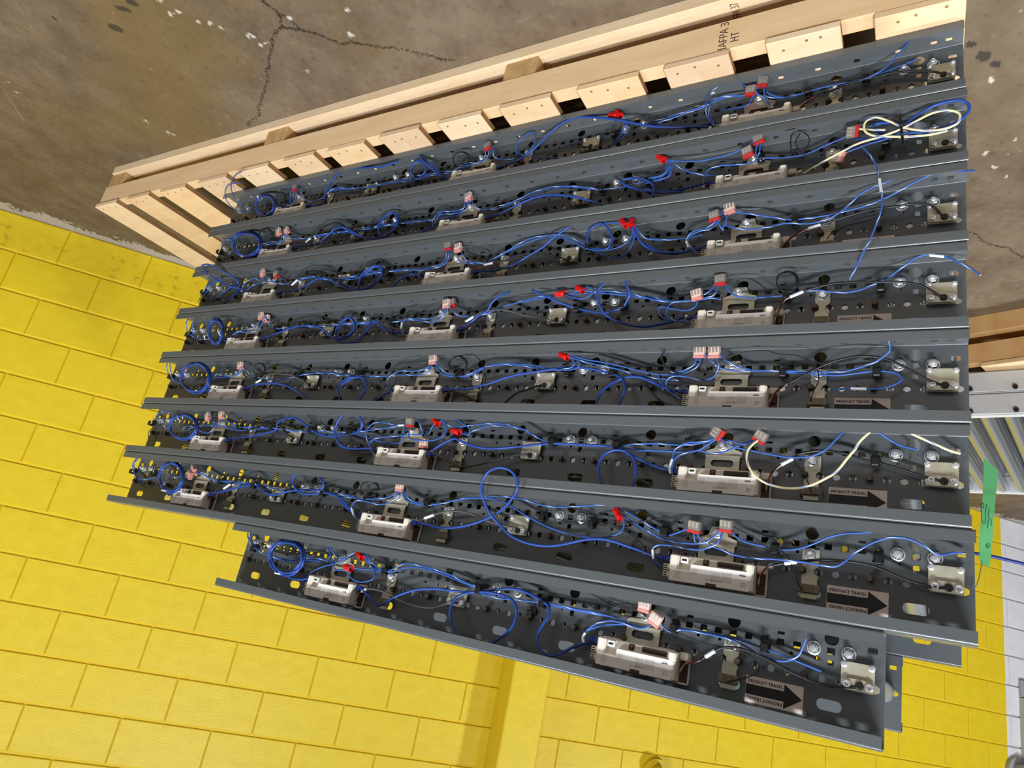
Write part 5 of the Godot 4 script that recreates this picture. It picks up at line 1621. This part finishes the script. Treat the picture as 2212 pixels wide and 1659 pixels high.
		["N", [515, 241, 580, 235, 650, 215, 710, 180, 760, 150, 800, 115, 862, 70], {0: -40, 3: -34, 6: -14}],
		["W", [560, 200, 640, 155, 700, 120, 760, 105, 820, 100, 880, 115, 940, 150]],
		["B", [555, 203, 660, 150, 740, 118, 820, 110, 880, 130, 935, 155, 1000, 160, 1060, 145, 1100, 110, 1105, 62], {0: -46, 6: -40, 9: -28}],
		["N", [938, 152, 933, 110, 950, 75, 985, 58, 1015, 80, 1025, 120, 1005, 155, 945, 152], {0: -44, 3: -30, 7: -44}],
		["B", [950, 158, 1000, 180, 1040, 190, 1080, 175, 1110, 120, 1112, 65], {0: -46, 3: -36, 5: -28}],
		["N", [1108, 65, 1130, 120, 1170, 155, 1220, 170, 1280, 172], {0: -28, 4: -38}],
		["W", [1112, 68, 1150, 110, 1200, 120, 1280, 118], {0: -28, 3: -44}],
		["B", [980, 58, 1020, 55, 1065, 58], {0: -32, 2: -28}],
		["K", [538, 216, 574, 208, 640, 195, 720, 178, 780, 178, 830, 190, 862, 201], {0: -40, 3: -34, 6: -47}, [0, 1]],
		["k", [450, 162, 490, 170, 520, 190, 532, 208], {0: -34, 3: -44}],
		["k", [532, 192, 528, 168, 548, 155, 568, 175, 555, 195]],
		["W", [390, 146, 395, 190, 370, 215, 310, 230, 290, 250], {0: -34, 3: -42, 4: -37}],
		["W", [405, 148, 400, 200, 360, 225, 300, 236], {0: -34, 3: -40}],
		["W", [425, 152, 440, 195, 480, 210, 540, 210], {0: -34, 3: -46}],
		["W", [448, 155, 470, 195, 520, 208, 555, 205], {0: -34, 3: -46}],
		["B", [-12, 272, 60, 262, 120, 240, 170, 238, 240, 232, 310, 232]],
		["W", [-12, 276, 60, 266, 120, 246, 170, 242, 240, 236, 300, 238]],
		["N", [175, 315, 220, 270, 260, 250, 300, 257], {0: -14, 2: -42, 3: -44}],
		["N", [60, 305, 75, 250, 120, 220, 150, 225, 145, 265, 110, 295, 60, 310, 20, 298, -12, 280], {0: -30, 3: -40, 6: -30, 8: -40}]],
	"g3": [
		["N", [325, 190, 310, 165, 270, 155, 200, 130, 130, 85, 92, 42, 110, 28, 140, 32, 190, 55, 260, 95, 290, 125, 303, 155], {0: -42, 3: -24, 5: 16, 6: 18, 8: 8, 10: -20, 11: -42}],
		["B", [85, 200, 100, 180, 130, 140, 212, 98], {0: -52, 3: -34}],
		["B", [95, 205, 118, 180, 150, 140, 200, 112], {0: -52, 3: -36}],
		["k", [100, 190, 75, 225, 85, 245, 110, 245, 160, 225, 210, 180, 280, 158], {0: -50, 2: -46, 6: -44}],
		["k", [108, 192, 85, 225, 95, 240, 150, 222, 230, 170], {0: -50, 4: -44}],
		["N", [200, 250, 260, 205, 285, 180, 300, 150, 250, 155, 200, 190, 150, 235], {0: -20, 3: -42, 6: -38}],
		["W", [318, 195, 320, 150, 340, 120, 380, 105, 420, 115, 432, 92], {0: -37, 3: -38, 5: -34}],
		["W", [330, 175, 380, 140, 440, 125, 490, 118, 500, 95], {0: -38, 4: -34}],
		["W", [442, 85, 480, 120, 530, 135, 570, 132], {0: -34, 3: -46}],
		["N", [530, 176, 600, 170, 660, 145, 720, 110, 760, 102, 800, 115, 850, 145, 900, 165, 950, 170, 1020, 150, 1070, 100, 1080, 60, 1050, 40, 1010, 60, 960, 110, 950, 165], {0: -40, 4: -32, 7: -30, 10: -34, 12: -44, 15: -36}],
		["W", [600, 120, 640, 105, 700, 95, 760, 110, 860, 105, 960, 85, 1080, 70, 1200, 60, 1290, 53]],
		["B", [620, 112, 720, 100, 840, 112, 960, 90, 1100, 72]],
		["K", [585, 142, 617, 112, 660, 75, 720, 63, 780, 80, 830, 120, 885, 147], {0: -40, 3: -34, 6: -48}, [0, 1]],
		["N", [1130, 160, 1180, 110, 1230, 85, 1290, 85], {0: -16, 2: -40, 3: -44}]],
	"h1": [
		["C", [590, 380, 640, 350, 720, 305, 800, 265, 880, 240, 950, 215, 1010, 185, 1080, 150, 1140, 138, 1185, 150, 1180, 185, 1130, 208, 1060, 215, 980, 205, 920, 180, 870, 165, 830, 180, 825, 215, 860, 235, 920, 238, 1000, 238, 1080, 230, 1140, 215], {0: -26, 5: -18, 8: -12, 13: -22, 16: -16, 22: -30}],
		["C", [797, 208, 850, 212, 905, 213], {0: -28, 2: -24}],
		["N", [775, 242, 880, 250, 960, 205, 1020, 160, 1090, 120, 1170, 100, 1215, 110, 1222, 140, 1180, 180, 1100, 210, 1000, 225, 900, 225, 860, 210, 870, 190, 920, 185], {0: -40, 2: -26, 5: -14, 8: -24, 11: -30, 14: -28}],
		["B", [435, 320, 520, 318, 600, 305, 680, 270, 740, 245, 765, 228], {0: -46, 3: -44, 5: -32}],
		["B", [740, 305, 830, 270, 900, 250, 960, 225], {0: -34, 3: -26}],
		["B", [70, 328, 180, 332, 280, 315, 350, 290, 402, 255], {0: -30, 4: -34}],
		["W", [75, 330, 150, 370, 220, 385, 260, 385], {0: -30, 3: -44}],
		["B", [75, 335, 60, 380, 10, 395, -12, 400], {0: -30, 3: -44}],
		["B", [82, 338, 85, 385, 30, 405, -12, 418], {0: -30, 3: -44}],
		["W", [208, 418, 225, 370, 270, 350, 340, 345, 400, 335, 425, 300], {0: -36, 3: -44, 5: -34}],
		["N", [-12, 438, 60, 448, 140, 435, 245, 408], {0: -34, 3: -44}],
		["W", [420, 262, 410, 300, 430, 330], {0: -34, 2: -46}],
		["W", [430, 262, 425, 300, 440, 325], {0: -34, 2: -46}],
		["k", [545, 300, 545, 240, 570, 215, 610, 235, 610, 270, 580, 290, 562, 260, 580, 225], {0: -44, 3: -26, 7: -28}],
		["k", [580, 290, 620, 330, 680, 355], {0: -30, 2: -40}],
		["k", [440, 240, 500, 220, 560, 208], {0: -34, 2: -22}]],
	"h2": [
		["N", [567, 294, 620, 275, 680, 245, 740, 222, 810, 213, 880, 220, 940, 235, 1015, 258], {0: -40, 4: -28, 7: -16}],
		["W", [560, 268, 600, 255, 660, 235, 720, 205, 790, 185, 870, 180, 930, 185, 990, 192, 1060, 185, 1120, 170, 1170, 158]],
		["B", [560, 270, 610, 260, 700, 225, 780, 195, 860, 185, 930, 190, 1000, 195]],
		["N", [1185, 222, 1185, 180, 1150, 155, 1100, 150, 1058, 160, 1100, 185, 1160, 200, 1220, 205, 1290, 202], {0: -30, 3: -44, 5: -36, 8: -36}],
		["B", [1150, 160, 1220, 140, 1248, 105], {0: -46, 2: -32}],
		["B", [1155, 166, 1230, 150, 1256, 108], {0: -46, 2: -32}],
		["W", [465, 230, 460, 265, 420, 275, 370, 280, 345, 310, 348, 345], {0: -34, 2: -44, 5: -36}],
		["W", [480, 232, 470, 270, 420, 285, 370, 290, 352, 320], {0: -34, 2: -44, 4: -38}],
		["W", [490, 232, 510, 262, 560, 270, 610, 260], {0: -34, 2: -46}],
		["B", [-12, 352, 60, 345, 130, 330, 200, 322, 280, 312, 350, 305, 440, 290, 462, 262]],
		["W", [-12, 356, 60, 348, 130, 335, 200, 326, 280, 315, 350, 310]],
		["N", [280, 368, 320, 345, 355, 338], {0: -16, 2: -44}],
		["N", [-12, 330, 60, 370, 140, 378, 185, 355, 210, 320, 205, 285, 165, 290, 135, 330, 145, 372], {0: -36, 2: -28, 5: -42, 8: -34}],
		["k", [225, 305, 260, 290, 340, 284]]],
	"h3": [
		["W", [95, 225, 120, 200, 155, 200, 175, 235], {0: -50, 3: -44}],
		["W", [85, 280, 120, 292, 158, 265], {0: -50, 2: -44}],
		["W", [295, 285, 320, 225, 370, 210, 420, 205, 430, 165], {0: -36, 2: -42, 4: -34}],
		["W", [300, 290, 340, 228, 420, 215, 455, 165], {0: -36, 2: -42, 3: -34}],
		["W", [440, 165, 480, 190, 560, 190], {0: -34, 2: -46}],
		["N", [510, 233, 600, 225, 650, 200, 690, 165, 720, 140, 770, 130, 820, 155, 880, 185, 950, 190, 1010, 175, 1050, 130, 1060, 70, 1030, 50, 990, 75, 960, 130, 965, 185], {0: -40, 5: -30, 8: -30, 11: -42, 15: -36}],
		["W", [560, 190, 640, 170, 740, 155, 860, 145, 940, 125, 1060, 110, 1180, 98, 1280, 83]],
		["B", [560, 194, 660, 172, 760, 158, 880, 146, 1000, 122]],
		["N", [1170, 172, 1220, 140, 1280, 128], {0: -20, 2: -44}],
		["K", [560, 212, 588, 188, 640, 140, 690, 110, 740, 105, 800, 140, 855, 168], {0: -40, 3: -34, 6: -48}, [0, 1]],
		["k", [1095, 100, 1120, 70, 1180, 55, 1260, 60]]],
	"i1": [
		["B", [1005, 75, 950, 140, 900, 190, 840, 225, 780, 240, 700, 255, 620, 275, 560, 295, 500, 300, 450, 280], {0: -22, 4: -46, 7: -46, 9: -36}],
		["B", [830, 230, 900, 205, 960, 180, 1030, 155], {0: -46, 3: -54}],
		["K", [682, 283, 760, 250, 860, 225, 950, 205, 1040, 200, 1100, 205, 1128, 216], {0: -44, 4: -46, 6: -47}],
		["W", [410, 278, 420, 290, 460, 300, 520, 300, 600, 282], {0: -34, 2: -46}],
		["W", [-12, 402, 80, 375, 160, 350, 220, 330, 300, 300, 360, 295, 410, 275], {0: -46, 5: -40, 6: -34}],
		["N", [-12, 404, 100, 412, 180, 410, 262, 394], {0: -42, 3: -44}],
		["W", [250, 410, 222, 360, 225, 310, 250, 270, 300, 245, 340, 242, 388, 268], {0: -37, 3: -28, 6: -34}],
		["W", [255, 410, 232, 360, 245, 315, 300, 295, 380, 290, 430, 250], {0: -38, 4: -38, 5: -34}],
		["B", [440, 248, 445, 300, 462, 328], {0: -34, 2: -46}],
		["B", [280, 350, 340, 340, 385, 325, 405, 280], {0: -48, 3: -34}]],
	"i2": [
		["N", [438, 418, 490, 400, 530, 375, 570, 345, 620, 295, 670, 250, 730, 222, 790, 217, 860, 222, 920, 230, 990, 245, 1080, 258, 1180, 260, 1290, 257], {0: -40, 3: -34, 6: -18, 9: -22, 13: -40}],
		["B", [500, 390, 490, 350, 510, 310, 550, 283, 570, 300, 560, 340, 530, 370, 505, 392], {0: -46, 3: -22, 7: -46}],
		["W", [1290, 170, 1200, 200, 1130, 225, 1060, 245, 1000, 245, 935, 220], {0: -46, 3: -38, 5: -26}],
		["B", [940, 225, 955, 260, 945, 290, 900, 330, 835, 357], {0: -26, 4: -46}],
		["B", [925, 222, 940, 250, 925, 290, 885, 335], {0: -26, 3: -46}],
		["W", [500, 372, 600, 385, 710, 385]],
		["W", [362, 338, 360, 385, 330, 405, 280, 410, 232, 440], {0: -34, 2: -42, 4: -37}],
		["W", [375, 338, 370, 390, 320, 410, 250, 430], {0: -34, 3: -40}],
		["W", [390, 338, 400, 380, 440, 395, 495, 385], {0: -34, 3: -46}],
		["B", [-12, 487, 70, 475, 140, 455, 220, 445, 290, 425]],
		["W", [-12, 490, 70, 480, 140, 460, 220, 450]],
		["N", [225, 465, 180, 460, 150, 420, 115, 400, 92, 380], {0: -44, 4: -24}],
		["B", [92, 380, 110, 410, 110, 450, 80, 475, 55, 450, 60, 420, 85, 398], {0: -24, 2: -44, 6: -30}],
		["K", [620, 372, 700, 350, 760, 340, 800, 346]]],
	"i3": [
		["B", [132, 104, 95, 125, 75, 170, 85, 230, 130, 285, 190, 312], {0: 90, 1: 85, 2: 60, 3: 15, 4: -25, 5: -56}],
		["B", [125, 167, 75, 170, 45, 195, 45, 250, 80, 300, 130, 320, 190, 320], {0: 50, 1: 56, 2: 40, 3: 0, 4: -30, 5: -45, 6: -56}],
		["W", [400, 195, 400, 270, 390, 290, 340, 300], {0: -34, 2: -44}],
		["W", [420, 195, 415, 265, 400, 285, 330, 292], {0: -34, 2: -42}],
		["W", [432, 195, 430, 250, 425, 275], {0: -34, 2: -44}],
		["W", [445, 192, 470, 240, 500, 265, 550, 260, 590, 240], {0: -34, 3: -46}],
		["N", [515, 288, 560, 285, 585, 265, 595, 220, 630, 150, 680, 105, 740, 85, 820, 82, 900, 75, 990, 45], {0: -40, 3: -36, 6: -18, 9: -12}],
		["W", [575, 245, 640, 195, 720, 195, 800, 190, 900, 170, 1000, 150, 1100, 125, 1180, 115, 1290, 98]],
		["B", [580, 242, 620, 212, 700, 200, 820, 190, 940, 170, 1060, 145, 1150, 122]],
		["N", [1075, 140, 1065, 80, 1095, 45, 1130, 60, 1140, 100, 1105, 140], {0: -46, 2: -30, 5: -46}],
		["N", [1110, 15, 1140, 60, 1180, 90, 1220, 125, 1290, 140], {0: -18, 4: -44}]]}

# rings of cable: zone, kind, centre x, y, radii, turns, z mm, tail to the plug, ties [x, y, upright]
var COILS := [
	["b", "N", 322, 225, 106, 106, 4, -18, [330, 335, 390, 355, 445, 350], [[276, 322, true]]],
	["a3", "N", 615, 370, 112, 138, 3, -18, [560, 480, 600, 520, 640, 500], [[560, 495, true]]],
	["d3", "N", 560, 335, 128, 115, 3, -24, [560, 430, 590, 440, 625, 440], [[530, 255, false]]],
	["e3", "N", 545, 335, 145, 148, 3, -16, [560, 470, 640, 470, 690, 440], [[575, 470, true]]],
	["f3", "N", 470, 335, 72, 128, 4, -20, [520, 370, 550, 420, 590, 420], [[382, 392, false], [522, 352, false]]],
	["h3", "N", 238, 222, 82, 74, 4, -26, [230, 295, 280, 290, 315, 265], [[222, 296, true]]],
	["i3", "N", 262, 290, 55, 64, 4, -28, [262, 350, 300, 345, 325, 325], [[232, 248, false], [298, 335, false]]],
	["a2", "k", 178, 232, 62, 52, 2, -28, [175, 285], []],
	["e2", "k", 765, 180, 62, 62, 2, -28, [775, 245], []],
	["e3", "k", 1150, 255, 60, 62, 3, -28, [1150, 325], []],
	["f1", "k", 925, 335, 74, 72, 3, -28, [930, 415], []],
	["h3", "k", 340, 172, 38, 38, 2, -30, [320, 215], []],
	["i2", "k", 262, 392, 36, 32, 2, -30, [270, 425], []],
	["i3", "k", 346, 250, 26, 36, 3, -30, [350, 285], []]]

# lever connectors: zone, x, y, turn, z mm, pale
var LEVERS := [
	["c", 545, 105, 0.5, -32, true], ["c", 470, 12, 0.1, -34, true], ["a1", 308, 165, 0.16, -32, false], ["a1", 520, 160, 0.1, -32, false], ["a2", 380, 208, 0.05, -32, true], ["a3", 805, 300, -0.9, -34, true], ["a3", 775, 345, -1.1, -32, true], ["d1", 752, 185, 0.55, -32, false], ["d1", 455, 162, -0.9, -28, false], ["d2", 448, 152, 0.12, -30, false], ["d2", 538, 290, 0.1, -38, true], ["d3", 772, 240, -0.5, -32, true], ["d3", 895, 222, -0.3, -32, true], ["e1", 342, 208, 0.08, -32, true], ["e1", 440, 208, 0.04, -32, true], ["e2", 600, 138, 0.02, -32, true], ["e3", 970, 210, 0.0, -32, true], ["f1", 322, 412, -0.15, -32, true], ["f1", 480, 312, 0.0, -32, false], ["f2", 690, 258, -0.05, -32, true], ["f2", 728, 255, -0.2, -42, false], ["f3", 903, 180, -0.1, -32, true], ["f3", 960, 205, -0.1, -42, true], ["g1", 440, 442, -0.1, -32, false], ["g1", 540, 392, -0.1, -32, true], ["g2", 403, 140, -0.05, -34, false], ["g2", 440, 146, -0.05, -30, true], ["g3", 425, 70, -0.3, -32, true], ["g3", 500, 80, -0.3, -34, false], ["h1", 420, 243, -0.15, -32, false], ["h1", 378, 292, -0.2, -36, false], ["h1", 775, 222, -1.4, -30, false], ["h1", 722, 318, -1.2, -36, true], ["h2", 480, 217, -0.1, -32, true], ["h3", 410, 150, -0.3, -32, true], ["h3", 455, 145, -0.4, -36, true], ["i1", 438, 236, 0.25, -32, false], ["i1", 392, 270, 0.2, -34, false], ["i2", 372, 334, -0.1, -32, false], ["i3", 425, 188, -0.15, -32, false]]

# wire nuts: zone, x, y of the closed end, turn of the axis, z mm
var NUTS := [["b", 730, 190, -2.6, -30], ["b", 655, 275, -3.0, -30], ["a2", 1806, 362, -2.25, -34], ["d2", 722, 212, -2.95, -34], ["d2", 598, 130, -2.5, -28], ["e2", 1437, 105, -2.75, -28], ["f2", 1410, 202, 3.1, -30], ["f2", 1548, 150, -2.6, -28], ["g2", 1060, 42, -2.3, -26], ["g2", 1102, 40, -1.8, -26], ["h1", 35, 312, -2.5, -30], ["h2", 1202, 62, -2.3, -30], ["i2", 905, 190, -2.2, -24], ["i2", 875, 210, -2.9, -28]]

var CLIPS := {"c": [670, 165, 1270, 290], "b": [905, 300, 1450, 410, 1820, 490, 140, 172, 1750, 545], "a1": [120, 205, 845, 320, 1530, 385], "a2": [575, 325, 172, 285, 1335, 420, 1660, 460, 2140, 510], "a3": [285, 315, 465, 335, 1065, 405, 1360, 440, 1700, 485, 1970, 510], "d1": [1510, 355, 300, 265], "d2": [65, 225, 1400, 290, 1830, 310, 745, 268], "d3": [285, 300, 1065, 335, 1360, 350, 1700, 365, 2040, 380], "e1": [900, 355, 1520, 350], "e2": [775, 245, 1500, 235, 1795, 235, 115, 235], "e3": [315, 325, 1150, 330, 1545, 305, 2110, 300], "f1": [925, 425, 1545, 375], "f2": [1565, 300, 1865, 280, 330, 380], "f3": [1060, 305, 215, 365], "g1": [980, 485], "g2": [940, 150, 170, 240], "g3": [105, 180, 965, 80, 1120, 75], "h1": [905, 262, 430, 320], "h2": [595, 258, 990, 192, 1165, 160, 230, 315, 120, 335], "h3": [90, 265, 740, 150, 940, 125, 1090, 105], "i1": [830, 230, 610, 280], "i2": [500, 390, 900, 290], "i3": [575, 240, 1090, 140]}

var LEADS := {"c": [705, 460, 740, 415, 790, 400, 838, 388], "b": [725, 475, 748, 440, 775, 418], "a1": [735, 560, 748, 490, 790, 447, 822, 438], "a2": [460, 492, 480, 462, 535, 432], "a3": [925, 575, 960, 540, 1010, 520], "d1": [785, 550, 800, 470, 840, 415, 882, 384], "d2": [575, 400, 590, 370, 612, 358], "e1": [805, 550, 840, 490, 880, 455, 925, 428], "e2": [680, 385, 705, 355, 735, 350], "f1": [840, 600, 860, 540, 900, 460, 938, 438], "f2": [770, 465, 790, 420, 818, 388], "g1": [885, 650, 940, 600, 1000, 560, 1062, 534], "g2": [490, 265, 510, 235, 540, 218], "h2": [545, 318, 560, 308, 590, 310], "i1": [578, 336, 615, 310, 648, 297]}

func _ready() -> void:
	# camera, surroundings, lamps
	var cam := Camera3D.new()
	cam.name = "camera"
	add_child(cam)
	cam.transform = Transform3D(Basis(RX, -RY, -RZ).orthonormalized(), EYE)
	cam.fov = rad_to_deg(2.0 * atan(829.5 / FOCAL))
	cam.near = 0.02
	cam.current = true
	var we := WorldEnvironment.new()
	we.name = "surroundings"
	var env := Environment.new()
	env.background_mode = Environment.BG_COLOR
	env.background_color = Color(0.05, 0.05, 0.05)
	env.tonemap_mode = Environment.TONE_MAPPER_LINEAR
	env.tonemap_exposure = 1.16
	env.sdfgi_enabled = true
	env.ssao_enabled = true
	env.ssil_enabled = true
	we.environment = env
	add_child(we)
	make_materials()
	mat("nail", Color(0.58, 0.44, 0.26), 0.5, 0.0)
	for k in 4:
		var dm: StandardMaterial3D = M["wood%d" % k].duplicate()
		M["deck%d" % k] = dm
	make_lamps()
	make_floor()
	make_room()
	make_shapes()
	make_pallet()
	make_second_stack()
	make_beds()
	make_wiring()
	make_tag()
